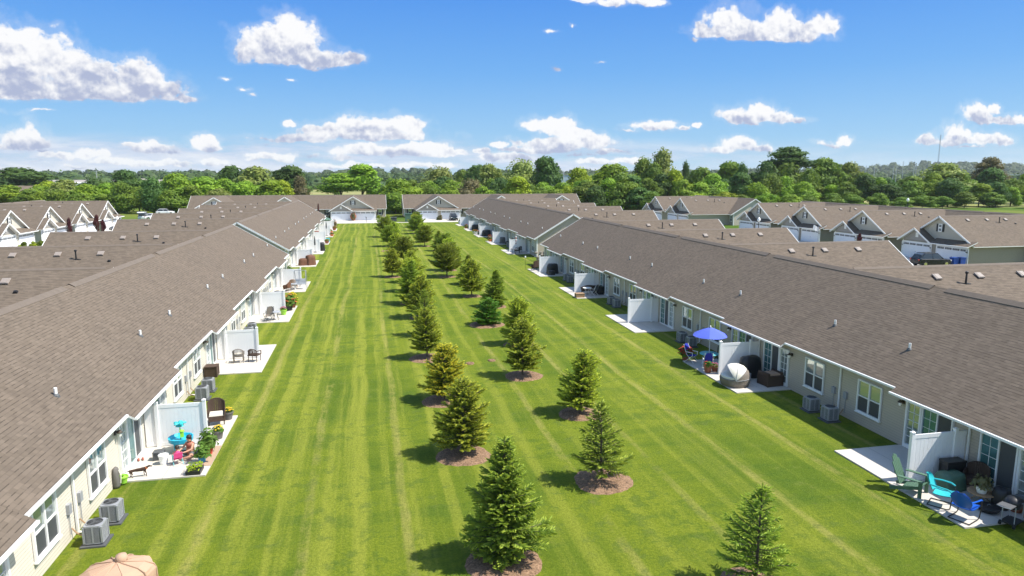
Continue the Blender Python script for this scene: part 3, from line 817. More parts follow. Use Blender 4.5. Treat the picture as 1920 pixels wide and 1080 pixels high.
right = [(10.05, 15.5, 2.95, 'airy'), (8.1, 22.7, 3.05, 'airy'), (9.5, 29.8, 3.05, 'gold'), (8.15, 36.4, 3.2, 'tall'), (9.5, 43.6, 3.2, 'gold'), (8.5, 50.1, 1.95, 'blue'),
         (10.4, 57.0, 3.2, 'full'), (9.1, 62.5, 3.4, 'tall'), (9.8, 69.6, 3.1, 'full'), (8.2, 75.3, 3.5, 'round'), (9.0, 80.5, 3.2, 'round'), (10.1, 88.9, 3.1, 'gold'),
         (10.2, 95.5, 3.0, 'round'), (9.9, 102.0, 3.0, 'full'), (8.4, 109.0, 3.2, 'round'), (8.6, 116.0, 3.2, 'gold'), (8.7, 133.0, 3.4, 'round'), (8.9, 140.0, 3.4, 'gold'), (9.8, 149.0, 3.2, 'round')]
mr = random.Random(5)
def mulch(x, y, r, label):
    m = MB(); n = 40; vs = [(0, 0, .075)]; 
    for q, (f, z) in enumerate(((.5, .065), (.85, .045), (1.0, -.012))):
        for i in range(n):
            a = 6.283*i/n; j = 1+(.045*math.sin(3*a+x)+mr.uniform(-.03, .03) if q == 2 else 0); vs.append((r*f*j*math.cos(a), r*f*j*math.sin(a), z+mr.uniform(-.01, .01)*(q < 2)))
    fs = [(0, 1+i, 1+(i+1) % n) for i in range(n)]
    for q in range(2): fs += [(1+q*n+i, 1+(q+1)*n+i, 1+(q+1)*n+(i+1) % n, 1+q*n+(i+1) % n) for i in range(n)]
    m.add(vs, fs, 0)
    o = m.build('mulch_bed', ['mulch'], None, (x, y, 0)); return tag(o, label, 'mulch bed', 'mulch beds round the lawn trees')
for side, row in (('left', left), ('right', right)):
    for i, (x, y, h, v) in enumerate(row):
        hh, nm = SPN[v]
        t = thing('spruce_tree', f'{nm}, {ordn(i)} in the {side} row', 'spruce tree', (x, y, .03), mr.uniform(0, 6.28) if i > 1 else 1.3*i+.4, 'young spruces in two rows on the lawn')
        s = h/hh; w = s*mr.uniform(.97, 1.06)*(1.0 if y < 50 else 1.16); t.scale = (w, w, s)
        t.rotation_euler = (mr.uniform(-.035, .035), mr.uniform(-.035, .035), t.rotation_euler[2]); place(SPV[v][0], 'trunk', t); place(SPV[v][1], 'crown', t)
        if v == 'blue': mulch(x-.1, y-.1, 1.32, 'mulch bed round the short bright green spruce')
        else: mulch(x+mr.uniform(-.05, .05), y-.05, (1.08 if y < 45 else .95)*mr.uniform(.94, 1.06), f'brown mulch bed under the {ordn(i)} spruce of the {side} row')
for x, y, r, lb in ((5.6, 39.5, .28, 'small bare pale patch in the grass between the spruce rows, left one'), (7.0, 39.9, .25, 'small bare pale patch in the grass between the spruce rows, right one'),
                    (4.0, 31.3, .35, 'small bare soil spot beside the golden spruce'), (-4.6, 18.6, .22, 'small bare soil spot on the lawn near the bottom left'), (5.4, 84.5, .5, 'pale bare patch between the far spruces'), (2.1, 103, .7, 'pale bare mulch patch left of the far spruces')):
    mulch(x, y, r, lb)

# ------------------------------------------------------------------ broadleaf trees
def crown_mesh(seed, lobes=11, leaves=3400, flat=.8, size=.062, loose=.0, cols=('f_mid',), upright=0):
    """unit crown: about 1 wide (radius .5) and 1 high, base at z=0"""
    rg = random.Random(seed); m = MB(); L = []
    for k in range(lobes):
        a = rg.uniform(0, 6.28); t = rg.random()
        z = .16+.68*t; rr = (.34*math.sin(math.pi*min(1, .25+.75*t))**.6)*rg.uniform(.35, 1.0)*(1-.5*upright)
        r = rg.uniform(.13, .24)*(1-.25*t)
        L.append((Vector((rr*math.cos(a), rr*math.sin(a), z)), r))
    L.append((Vector((0, 0, .5)), .27)); L.append((Vector((0, 0, .78)), .17))
    for c, r in L:
        m.ell(c, (r*.74, r*.74, r*.72*flat+r*.1), 8, 6, rg=rg, jit=.16)
    tot = sum(r*r for c, r in L)
    for c, r in L:
        n = int(leaves*r*r/tot)
        for i in range(n):
            d = Vector((rg.gauss(0, 1), rg.gauss(0, 1), rg.gauss(0, 1)+.15)).normalized()
            q = noise.noise(d*2.3+c*9)
            rr = r*(.78+.34*rg.random()**.7+.30*q+loose*rg.random())
            p = c+Vector((d.x*rr, d.y*rr, d.z*rr*flat))
            if p.z < .02: continue
            nrm = (d+Vector((rg.uniform(-.8, .8), rg.uniform(-.8, .8), rg.uniform(-.5, .9)))).normalized()
            u = nrm.orthogonal().normalized(); u = Matrix.Rotation(rg.uniform(0, 6.28), 3, nrm) @ u; v = nrm.cross(u)
            s = size*rg.uniform(.5, 1.15)
            m.add([p-u*s*.6, p-v*s*.32+u*.05*s, p+u*s*.6, p+v*s*.32], [(0, 1, 2, 3)], 0)
    return m.mesh('crown', ['f_mid'])
CR = {'a': crown_mesh(11), 'b': crown_mesh(12, 14, 3800), 'c': crown_mesh(13, 9, 3200, .9), 'd': crown_mesh(14, 13, 3600, .7),
      'u': crown_mesh(15, 12, 3200, 1.0, .05, .05, upright=.9), 'w': crown_mesh(16, 15, 3800, 1.1, .055, .25), 'o': crown_mesh(17, 18, 3600, .6, .055, .15)}
_cm = {}
def crown_of(kind, mat):
    if (kind, mat) not in _cm:
        me = CR[kind].copy(); me.materials[0] = M[mat]; _cm[(kind, mat)] = me
    return _cm[(kind, mat)]
_tk = {}
def trunk_mesh(fork=False):
    if fork not in _tk:
        t = MB(); rg = random.Random(3)
        t.tube((0, 0, -.02), (0, 0, .30), .035, .028, 8)
        if not fork: t.tube((0, 0, .30), (0, 0, .8), .028, .008, 6)
        for k in range(6):
            a = k*1.05+.3; p = [(0, 0, .18+.03*k)]
            p.append((.12*math.cos(a), .12*math.sin(a), .34+.04*k)); p.append((.28*math.cos(a), .28*math.sin(a), .52+.05*k))
            t.tube(p[0], p[1], .018, .014, 6); t.tube(p[1], p[2], .014, .006, 5)
        _tk[fork] = t.mesh('trunk', ['trunk'])
    return _tk[fork]
KN = {'f_bright': 'bright green', 'f_mid': 'mid green', 'f_dark': 'dark green', 'f_willow': 'pale soft-green', 'f_yellow': 'yellow-green', 'f_olive': 'dull olive-brown', 'f_red': 'dark red'}
_tc = {}
TREES = []
tg = random.Random(21)
def tree(cx, ytop, w, Y, mat, kind='a', ybase=None, clear=.0, where=None, label=None):
    """a tree standing at depth Y whose crown is w photo pixels wide and whose top reaches row ytop"""
    yb = 328+F*HCAM/Y
    g = on_ground(cx, yb); top = at_depth(cx, ytop, g.y).z
    wd = w/F*g.y*1.5
    x, y = g.x, g.y
    TREES.append((cx, mat, top, wd, x, y, kind, clear, where, label))
def flush_trees():
    groups = {}
    for t in sorted(TREES, key=lambda t: t[0]):
        groups.setdefault((t[8], t[1]), []).append(t)
    for (where, mat), lst in groups.items():
        for i, (cx, mat, top, wd, x, y, kind, clear, _, label) in enumerate(lst):
            sh = 'broad' if wd > top*1.05 else ('tall' if top > 13 else ('narrow' if wd < top*.55 else 'round'))
            lb = label or (f'{sh} {KN[mat]} tree {where}, {ordn(i)} {KN[mat]} from left' if len(lst) > 1 else f'{sh} {KN[mat]} tree {where}')
            o = thing('broadleaf_tree', lb, 'tree', (x, y, -.03), tg.uniform(0, 6.28), 'trees beyond the roofs')
            t = place(trunk_mesh(clear > .2), 'trunk', o, (0, 0, 0)); t.scale = (top*.75, top*.75, top)
            c0 = top*clear
            c = place(crown_of(kind, mat), 'crown', o, (0, 0, c0)); k = .93; c.scale = (wd*1.12, wd*1.12*tg.uniform(.9, 1.15), (top-c0)*1.0)
W1, W2, W3, W4 = 'behind the far left roofs', 'behind the cross rows', 'in the belt on the right', 'inside the right belt'
T = tree
# far left
T(38, 308, 78, 330, 'f_dark', 'd', where=W1, label='very broad dark green tree at the left edge, highest of that corner')
T(20, 345, 50, 235, 'f_bright', 'a', where=W1); T(58, 352, 36, 225, 'f_mid', 'b', where=W1); T(95, 336, 34, 260, 'f_yellow', 'c', where=W1); T(82, 356, 30, 220, 'f_bright', 'b', where=W1)
T(128, 334, 44, 230, 'f_willow', 'a', where=W1); T(112, 352, 34, 212, 'f_mid', 'c', where=W1); T(166, 341, 48, 215, 'f_bright', 'b', where=W1); T(150, 358, 36, 205, 'f_mid', 'd', where=W1)
T(203, 338, 40, 225, 'f_bright', 'd', where=W1); T(240, 313, 50, 240, 'f_dark', 'b', where=W1); T(232, 342, 52, 200, 'f_mid', 'u', where=W1)
T(289, 333, 50, 198, 'f_dark', 'u', where=W1); T(262, 346, 36, 207, 'f_mid', 'c', where=W1); T(196, 362, 36, 198, 'f_mid', 'a', where=W1)
T(335, 322, 58, 215, 'f_bright', 'a', where=W1); T(322, 352, 40, 197, 'f_mid', 'b', where=W1); T(385, 325, 72, 220, 'f_bright', 'd', where=W1); T(362, 345, 40, 205, 'f_mid', 'a', where=W1)
T(440, 304, 54, 255, 'f_dark', 'b', where=W1); T(425, 332, 46, 225, 'f_bright', 'a', where=W1); T(413, 350, 36, 210, 'f_willow', 'c', where=W1)
T(484, 306, 74, 235, 'f_willow', 'b', where=W1); T(463, 335, 44, 215, 'f_bright', 'c', where=W1); T(510, 335, 50, 215, 'f_bright', 'a', where=W1)
T(546, 307, 62, 250, 'f_dark', 'a', where=W1); T(530, 332, 46, 218, 'f_yellow', 'd', where=W1); T(565, 330, 34, 225, 'f_olive', 'u', where=W1)
# behind the cross rows
T(640, 322, 58, 262, 'f_bright', 'o', clear=.22, where=W2, label='spreading bright green oak in the open field, its forked trunk showing')
T(680, 305, 70, 266, 'f_bright', 'a', clear=.18, where=W2, label='high crown of the oak pair in the field, right one')
T(634, 357, 16, 300, 'f_mid', 'a', where=W2); T(700, 356, 34, 290, 'f_mid', 'd', where=W2); T(728, 352, 30, 270, 'f_mid', 'a', where=W2)
T(752, 331, 66, 208, 'f_bright', 'b', where=W2); T(742, 358, 40, 197, 'f_mid', 'c', where=W2); T(765, 372, 26, 196, 'f_bright', 'c', where=W2)
T(820, 311, 66, 260, 'f_willow', 'w', where=W2); T(798, 338, 34, 225, 'f_mid', 'c', where=W2); T(845, 335, 36, 225, 'f_bright', 'a', where=W2)
T(868, 315, 40, 300, 'f_mid', 'b', where=W2); T(898, 303, 56, 275, 'f_dark', 'b', where=W2); T(918, 304, 50, 255, 'f_willow', 'a', where=W2)
T(880, 334, 44, 228, 'f_olive', 'w', where=W2); T(905, 345, 36, 220, 'f_bright', 'd', where=W2); T(938, 328, 40, 232, 'f_dark', 'c', where=W2)
T(974, 297, 60, 270, 'f_willow', 'w', where=W2); T(1022, 289, 60, 258, 'f_dark', 'a', where=W2, label='big rounded dark green tree standing highest over the cross row')
T(970, 328, 58, 215, 'f_yellow', 'a', where=W2); T(1012, 345, 40, 210, 'f_mid', 'd', where=W2); T(1042, 350, 46, 208, 'f_bright', 'd', where=W2); T(1062, 345, 28, 215, 'f_yellow', 'c', where=W2)
# right belt
T(1086, 308, 48, 260, 'f_yellow', 'b', where=W3); T(1098, 335, 46, 218, 'f_mid', 'a', where=W3); T(1150, 300, 84, 235, 'f_bright', 'b', where=W3); T(1118, 345, 40, 205, 'f_dark', 'c', where=W3)
T(1205, 296, 56, 255, 'f_mid', 'u', where=W3); T(1240, 280, 56, 250, 'f_willow', 'u', where=W3, label='tall ragged poplar with grey-green leaves on the right'); T(1225, 302, 44, 235, 'f_mid', 'a', where=W3)
T(1180, 325, 60, 212, 'f_dark', 'a', where=W3); T(1262, 312, 46, 228, 'f_yellow', 'b', where=W3); T(1283, 303, 20, 270, 'f_dark', 'u', where=W3)
T(1312, 306, 56, 245, 'f_mid', 'd', where=W3); T(1335, 320, 50, 230, 'f_bright', 'b', where=W3); T(1365, 299, 62, 262, 'f_mid', 'a', where=W3); T(1388, 306, 34, 255, 'f_dark', 'u', where=W3)
T(1432, 296, 56, 255, 'f_dark', 'b', where=W3); T(1472, 272, 70, 262, 'f_dark', 'o', clear=.5, where=W3, label='flat-topped umbrella-like tree, tallest on the right'); T(1475, 297, 62, 256, 'f_mid', 'b', where=W3)
T(1540, 292, 70, 258, 'f_mid', 'a', where=W3); T(1590, 297, 54, 262, 'f_willow', 'b', where=W3); T(1515, 310, 40, 240, 'f_mid', 'c', where=W3); T(1617, 318, 46, 255, 'f_mid', 'd', where=W3)
T(1660, 330, 46, 262, 'f_dark', 'c', where=W3); T(1705, 328, 56, 268, 'f_mid', 'a', where=W3); T(1762, 301, 80, 270, 'f_willow', 'o', where=W3); T(1745, 322, 50, 262, 'f_bright', 'a', where=W3); T(1800, 318, 50, 268, 'f_mid', 'b', where=W3)
T(1850, 291, 50, 275, 'f_olive', 'o', clear=.3, where=W3); T(1852, 312, 60, 268, 'f_dark', 'a', where=W3); T(1895, 330, 50, 262, 'f_mid', 'd', where=W3); T(1925, 322, 50, 270, 'f_bright', 'a', where=W3)
for i in range(30):
    cx = 1108+i*28+tg.uniform(-8, 8); Y = (205 if cx < 1210 else 222+(cx-1210)/710*24)+tg.uniform(-5, 9)
    T(cx, 331+tg.uniform(-15, 15)+(7 if cx > 1600 else 0), tg.uniform(40, 58), Y, tg.choice(['f_bright', 'f_mid', 'f_mid', 'f_dark', 'f_bright', 'f_bright']), tg.choice('abcd'), where=W4)
for i in range(16):
    cx = 1225+i*42+tg.uniform(-8, 8); T(cx, 362+tg.uniform(-6, 6), tg.uniform(34, 46), 198+(cx-1225)/700*42, tg.choice(['f_bright', 'f_mid', 'f_yellow', 'f_mid']), tg.choice('abcd'), where='before the right belt')
for i in range(15):
    cx = 70+i*35+tg.uniform(-8, 8); T(cx, 337+tg.uniform(-9, 9), tg.uniform(36, 50), 248+tg.uniform(-8, 14), tg.choice(['f_bright', 'f_mid', 'f_bright', 'f_dark']), tg.choice('abcd'), where='at the back of the left trees')
for i in range(12):
    cx = 740+i*31+tg.uniform(-6, 6); T(cx, 334+tg.uniform(-8, 8), tg.uniform(34, 46), 238+tg.uniform(-8, 10), tg.choice(['f_bright', 'f_mid', 'f_dark', 'f_mid']), tg.choice('abcd'), where='just over the right cross row')
# outside the frame, for views from beside the camera
for i, (x, y, h, w) in enumerate([(-175, 150, 14, 13), (-190, 185, 16, 15), (-165, 210, 13, 12), (225, 190, 15, 14), (240, 160, 14, 13)]):
    o = thing('broadleaf_tree', f'mid green tree outside the picture, {ordn(i)} one', 'tree', (x, y, -.03), i, 'trees beyond the roofs')
    place(trunk_mesh(), 'trunk', o, scale=(h*.75, h*.75, h)); place(crown_of('ab'[i % 2], 'f_mid'), 'crown', o, scale=(w, w, h))
flush_trees()
# small dark red ornamental trees and rounded shrubs by the garages
def small(cx, yb, hpx, wpx, Y, mat, name, label, cat, grp, kind='c', z0=.12):
    g = at_depth(cx, yb, Y); h = hpx/F*Y; w = wpx/F*Y
    o = thing(name, label, cat, (g.x, Y, 0), tg.uniform(0, 6), grp); top = max(.5, g.z+h)
    place(trunk_mesh(), 'trunk', o, scale=(top*.7, top*.7, top*.9)); c = place(crown_of(kind, mat), 'crown', o, (0, 0, top*z0)); c.scale = (w*1.1, w*1.1, top*(1-z0))
small(131, 434, 23, 15, 125.5, 'f_red', 'ornamental_tree', 'dark red ornamental tree left of the third cream garage front', 'tree', 'dark red ornamental trees', 'u')
small(182, 422, 19, 12, 138, 'f_red', 'ornamental_tree', 'dark red ornamental tree beside the last cream garage front', 'tree', 'dark red ornamental trees', 'a')
small(193, 423, 12, 10, 140, 'f_red', 'ornamental_tree', 'small dark red tree by the last cream garage front', 'tree', 'dark red ornamental trees', 'c')
small(1611, 453, 20, 15, 84, 'f_red', 'ornamental_tree', 'dark red ornamental tree before a right-hand garage door', 'tree', 'dark red ornamental trees', 'o')
small(597, 396, 14, 6, 179, 'f_red', 'ornamental_tree', 'thin dark red tree behind the end of the far left row', 'tree', 'dark red ornamental trees', 'u')
for i, (cx, Y, r) in enumerate([(44, 114, .8), (61, 115, .8), (76, 116, .8), (92, 117, .7), (167, 127, .75), (180, 129, .85), (194, 131, .75), (35, 113, .6)]):
    g = at_depth(cx, 450, Y); o = thing('shrub', f'round clipped shrub before the far left garages, {ordn(i)} from the left' if i < 7 else 'low shrub at the nearest far left garage', 'shrub', (g.x, Y, 0), i, 'clipped shrubs by the far left garages')
    place(crown_of('abcd'[i % 4], ['f_shrub', 'f_yellow', 'f_shrub'][i % 3]), 'foliage', o, (0, 0, -.05), scale=(r*1.9, r*1.9, r*1.9))
for i, (x, Y, r, mt) in enumerate([(17.3, 171.5, .9, 'f_olive'), (17.0, 172.6, .8, 'f_shrub'), (2.2, 180, .7, 'f_yellow'), (9.3, 180, .7, 'f_dark'), (-10.2, 183.5, .6, 'f_shrub'), (4.6, 182, .6, 'f_yellow'), (25.3, 171, .9, 'f_dark')]):
    o = thing('shrub', f'small shrub by the cross row fronts, {ordn(i)} one', 'shrub', (x, Y, 0), i, 'shrubs before the cross rows')
    place(crown_of('abcd'[i % 4], mt), 'foliage', o, (0, 0, -.05), scale=(r*1.9, r*1.9, r*1.6))
g = on_ground(631, 410); 
o = thing('ornamental_tree', 'round rust-brown shrub between the two facing garage doors', 'shrub', (-4.0, 171.8, 0), 0, None)
place(trunk_mesh(), 'trunk', o, scale=(1.2, 1.2, 1.6)); place(crown_of('c', 'f_olive'), 'crown', o, (0, 0, .35), scale=(1.5, 1.5, 1.7))

# ------------------------------------------------------------------ wooded hills far off
def hills(name, x0, x1, ydist, hfun, n, seed, size, label):
    rg = random.Random(seed); m = MB()
    # rolling ground under the wood
    K = 60; vs = []; 
    for k in range(K+1):
        x = x0+(x1-x0)*k/K; h = hfun(x)
        vs += [(x, ydist-220, -1), (x, ydist, h*.55), (x, ydist+260, h*.80), (x, ydist+800, -1)]
    fs = []
    for k in range(K):
        for j in range(3): a = k*4+j; fs.append((a, a+4, a+5, a+1))
    m.add(vs, fs, 0)
    for i in range(n):
        x = rg.uniform(x0, x1); d = rg.uniform(-.9, 1); h = hfun(x)
        y = ydist+d*230; zb = h*(.55*(1+min(0, d)) if d < 0 else .55+.22*d)
        s = size*rg.uniform(.7, 1.35); nu = 7
        m.ell((x, y, zb+s*.35), (s, s, s*rg.uniform(.75, 1.2)), nu, 5, rg=rg, jit=.28)
        for q in range(34):
            d = Vector((rg.gauss(0, 1), rg.gauss(0, 1)-.4, rg.gauss(0, 1)+.3)).normalized(); pc = Vector((x, y, zb+s*.35))+d*s*rg.uniform(.8, 1.2)
            nr = (d+Vector((rg.uniform(-.7, .7), rg.uniform(-.7, .7), rg.uniform(-.4, .8)))).normalized(); u = nr.orthogonal().normalized(); u = Matrix.Rotation(rg.uniform(0, 6.28), 3, nr) @ u; v = nr.cross(u); e = s*rg.uniform(.14, .34)
            m.add([pc-u*e, pc-v*e*.7, pc+u*e, pc+v*e*.7], [(0, 1, 2, 3)], 0)
    o = m.build(name, ['f_far']); tag(o, label, None, None, 'stuff'); return o
def hz(x, s, a): return a*(math.sin(x/310+s)+.5*math.sin(x/127+2.1*s)+.35*math.sin(x/61+s))
hills('distant_wood', -950, 900, 760, lambda x: 5.5+hz(x, 1.3, 1.6), 750, 31, 6.0, 'dark wooded strip beyond the field')
hills('distant_wood', -1900, 2600, 1500, lambda x: 12+hz(x, .4, 3.0), 1000, 32, 9, 'low blue-green wooded ridge along the horizon')
hills('distant_wood', 700, 3300, 1900, lambda x: 14+34*max(0, min(1, (x-1150)/700))+hz(x, 2.0, 4), 650, 33, 11, 'higher wooded hill at the right end of the horizon')

# ------------------------------------------------------------------ far buildings, mast, pylons
def farhouse(cx, ytop, Y, w, d, h, wallm, roofm, label, rz=0, name='distant_house'):
    yb = 328+F*HCAM/Y; g = on_ground(cx, yb); o = thing(name, label, 'house', (g.x, g.y, 0), rz, 'houses far beyond the trees')
    top = at_depth(cx, ytop, Y).z; he = top*h
    b = MB(); b.box((0, 0, he/2), (w, d, he), mi=0); b.prism([(-d/2, he), (d/2, he), (0, top)], 0, -w/2+.02, w/2-.02, 0); b.build('wall', [wallm], o)
    r = MB(); e = .5
    for s in (-1, 1):
        r.add([(-w/2-e, s*(d/2+e), he-.25), (w/2+e, s*(d/2+e), he-.25), (w/2+e, 0, top+.15), (-w/2-e, 0, top+.15)], [(0, 1, 2, 3) if s < 0 else (3, 2, 1, 0)], 0, [[(0, 0), (w, 0), (w, d/2), (0, d/2)]])
        r.add([(-w/2-e, s*(d/2+e), he-.25), (w/2+e, s*(d/2+e), he-.25), (w/2+e, s*(d/2+e), he-.05), (-w/2-e, s*(d/2+e), he-.05)], [(0, 1, 2, 3)], 1)
    r.build('roof', [roofm, 'white'], o)
    for x in (-w*.3, 0, w*.3):
        q = MB(); q.box((x, -d/2-.03, he*.5), (1.2, .1, 1.3), mi=0); q.build('window', ['screen'], o)
farhouse(8, 352, 300, 16, 11, .55, 'siding', 'roof', 'brown-roofed house half hidden at the left edge')
farhouse(63, 352, 270, 14, 11, .5, 'siding', 'roof', 'brown-roofed house with a white gable among the left trees', .5)
farhouse(108, 351, 275, 12, 10, .5, 'siding_L', 'roof', 'small tan-roofed house right of the brown-roofed one')
farhouse(140, 339, 520, 34, 14, .7, 'white', 'farroof', 'long low white building above the left trees')
farhouse(190, 339, 530, 26, 14, .7, 'white', 'farroof', 'second long white building above the left trees')
farhouse(272, 336, 430, 12, 12, .6, 'white', 'farroof', 'white house showing between two left trees', .6)
farhouse(312, 338, 470, 16, 12, .6, 'siding_L', 'farroof', 'pale house right of the tall narrow left tree')
farhouse(840, 350, 240, 9, 8, .7, 'white', 'farroof', 'small white house behind the cross row, left one', R(90))
farhouse(875, 352, 245, 10, 8, .7, 'white', 'farroof', 'small white house behind the cross row, right one', .1)
farhouse(5, 322, 700, 40, 18, .8, 'white', 'farroof', 'white house on the skyline at the far left', 0)
def wh(cx, y0, y1, Y, w, d, label, mt):
    g = at_depth(cx, y1, Y); top = at_depth(cx, y0, Y).z; o = thing('warehouse', label, 'warehouse', (g.x, Y, 0), 0)
    b = MB(); b.box((0, 0, top/2), (w, d, top), mi=0)
    b.build('wall', [mt], o); r = MB(); r.box((0, 0, top+.2), (w+.6, d+.6, .4), mi=0); r.build('roof', ['farroof'], o)
    for k in range(5): q = MB(); q.box((-w*.4+w*.2*k, -d/2-.05, 2), (3.2, .15, 4), mi=0); q.build('loading_door', ['white'], o)
wh(1052, 328, 345, 430, 30, 20, 'pale blue metal warehouse seen through the gap between tall trees', 'metalblue')
wh(1905, 327, 333, 900, 120, 40, 'long low blue warehouse at the foot of the right hill', 'metalblue')
def mast(cx, y0, Y, r, label, name='radio_mast'):
    g = on_ground(cx, 328+F*HCAM/Y); top = at_depth(cx, y0, Y).z; o = thing(name, label, 'mast', (g.x, g.y, 0))
    s = MB(); n = 14
    for a in (0, 2.09, 4.19): s.tube((r*math.cos(a), r*math.sin(a), 0), (r*.6*math.cos(a), r*.6*math.sin(a), top), r*.16, n=5, mi=0)
    for k in range(n*2):
        z0, z1 = top*k/(2*n), top*(k+1)/(2*n); a = 2.09*(k % 3); b_ = 2.09*((k+1) % 3)
        s.tube((r*.8*math.cos(a), r*.8*math.sin(a), z0), (r*.8*math.cos(b_), r*.8*math.sin(b_), z1), r*.09, n=4, mi=0)
    s.build('lattice', ['galv'], o); t = MB(); t.tube((0, 0, top), (0, 0, top+r*3), r*.1, n=5, mi=0); t.build('antenna', ['galv'], o)
mast(1755, 262, 900, .9, 'tall thin radio mast rising over the right trees')
mast(1715, 313, 1100, .8, 'faint short mast left of the tall radio mast')
def pylon(cx, y0, Y, w, label):
    g = on_ground(cx, 328+F*HCAM/Y); top = at_depth(cx, y0, Y).z; o = thing('utility_pole', label, 'utility pole', (g.x, g.y, 0), 0, 'utility poles on the horizon')
    s = MB(); s.tube((0, 0, 0), (0, 0, top), .28, .2, n=6, mi=0); s.build('pole', ['galv'], o)
    c = MB(); c.box((0, 0, top*.93), (w, .25, .25), mi=0); c.box((0, 0, top*.85), (w*.7, .25, .25), mi=0); c.build('crossarm', ['galv'], o)
for i, (cx, y0, Y) in enumerate([(184, 318, 480), (1056, 322, 420), (1621, 312, 600), (1637, 310, 640), (1672, 314, 560), (1678, 311, 620), (1690, 305, 700), (1710, 312, 650)]):
    pylon(cx, y0, Y, 2.4, f'grey utility pole on the horizon, {ordn(i)} from the left')
def lantern(cx, yb, ytop, Y, label):
    g = at_depth(cx, yb, Y); top = at_depth(cx, ytop, Y).z; o = thing('street_lamp', label, 'street lamp', (g.x, Y, 0), 0, 'white-globe street lamps')
    s = MB(); s.tube((0, 0, 0), (0, 0, top-.75), .06, n=8, mi=0); s.lathe([(.16, 0), (.14, .3), (.07, .5)], 10, (0, 0, 0), 0); s.build('pole', ['black'], o)
    l = MB(); l.lathe([(.12, 0), (.24, .15), (.27, .35), (.2, .55), (.07, .68), (.02, .78)], 14, (0, 0, top-.76), 0); l.build('globe', ['lampwhite'], o)
lantern(1422, 430, 407, 104, 'white-globe lamp on a black pole before the far right garages')
lantern(1700, 400, 371, 118, 'white lamp globe above the far right ridge')
lantern(221, 420, 405, 150, 'white-globe lamp by the last cream garage')
# ------------------------------------------------------------------ patio furniture, people and small things
def vsub(a, b): return Vector(a)-Vector(b)
PZ = .045
def flowers_pot(x, y, potm, flm, label, h=.32, r=.19, fh=.30, fr=.26, leaf='f_herb', name='flower_pot', z=PZ, leaves=90, blooms=26, grp=None):
    t = thing(name, label, 'potted plant', (x, y, z), 0, grp)
    p = MB(); p.lathe([(r*.7, 0), (r*.95, h*.8), (r*1.08, h*.82), (r*1.08, h), (r*.9, h), (r*.88, h*.85)], 18, (0, 0, 0), 0); p.build('pot', [potm], t, smooth=False)
    rg = random.Random(int(abs(x*100+y*10))); f = MB()
    for i in range(leaves):
        d = Vector((rg.gauss(0, 1), rg.gauss(0, 1), abs(rg.gauss(0, 1)))).normalized(); c = Vector((d.x*fr, d.y*fr, h+d.z*fh))*1.0; c = Vector((0, 0, h))+(c-Vector((0, 0, h)))*rg.uniform(.4, 1.05)
        n = (d+Vector((rg.uniform(-.8, .8), rg.uniform(-.8, .8), .3))).normalized(); u = n.orthogonal().normalized(); v = n.cross(u); s = rg.uniform(.05, .10)*fr/.26
        f.add([c-u*s, c-v*s*.5, c+u*s, c+v*s*.5], [(0, 1, 2, 3)], 0)
    for i in range(6): a = i; f.tube((0, 0, h-.05), (fr*.5*math.cos(a), fr*.5*math.sin(a), h+fh*.7), .006, n=4, mi=0)
    f.build('foliage', [leaf], t)
    if flm:
        b = MB()
        for i in range(blooms):
            d = Vector((rg.gauss(0, 1), rg.gauss(0, 1), abs(rg.gauss(0, 1))+.4)).normalized(); c = Vector((d.x*fr, d.y*fr, h+d.z*fh*1.02))
            for k in range(3):
                a = k*1.05; u = Vector((math.cos(a), math.sin(a), 0))*.035*fr/.24; v = Vector((-math.sin(a), math.cos(a), .3))*.02*fr/.24; b.add([c-u-v, c+u-v, c+u+v, c-u+v], [(0, 1, 2, 3)], 0)
        b.build('blossoms', [flm], t)
    return t
def armchair(x, y, rz, m, label, back=.95, wide=.62, cushion=None, z=PZ, open_=False, name='patio_chair'):
    t = thing(name, label, 'chair', (x, y, z), rz)
    s = MB(); s.box((0, 0, .40), (wide, .55, .06), mi=0)
    s.build('seat', [m], t)
    b = MB(); n = 11     # rounded back shell facing -y
    for i in range(n):
        a = R(-68+136*i/(n-1)); hgt = back-.40-.16*abs(math.sin(a))**2.5
        px_, py_ = wide*.5*math.sin(a), .27-.12*(1-math.cos(a))
        b.box((px_, py_, .40+hgt/2), (wide*.105 if not open_ else .03, .03, hgt), rz=-a*.5, mi=0)
    pts = [(wide*.5*math.sin(R(a)), .27-.12*(1-math.cos(R(a))), back-.16*abs(math.sin(R(a)))**2.5) for a in range(-68, 69, 17)]
    b.path(pts, .022, 6, 0); b.build('backrest', [m], t)
    for sx in (-1, 1):
        a = MB(); a.path([(sx*wide*.49, .2, .66), (sx*wide*.52, -.05, .64), (sx*wide*.50, -.26, .60), (sx*wide*.47, -.28, .40)], .028, 6, 0)
        if not open_: a.box((sx*wide*.49, -.03, .52), (.03, .46, .22), mi=0)
        a.build('armrest', [m], t)
        for sy in (-1, 1): l = MB(); l.tube((sx*wide*.44, sy*.23, 0), (sx*wide*.44, sy*.22, .40), .022, .028, 6); l.build('leg', [m], t)
    if not open_: k = MB(); k.box((0, -.26, .28), (wide*.86, .03, .2), mi=0); k.build('apron', [m], t)
    if cushion: c = MB(); c.box((0, -.02, .47), (wide*.84, .5, .10), mi=0, top=.93); c.build('cushion', [cushion], t)
    return t
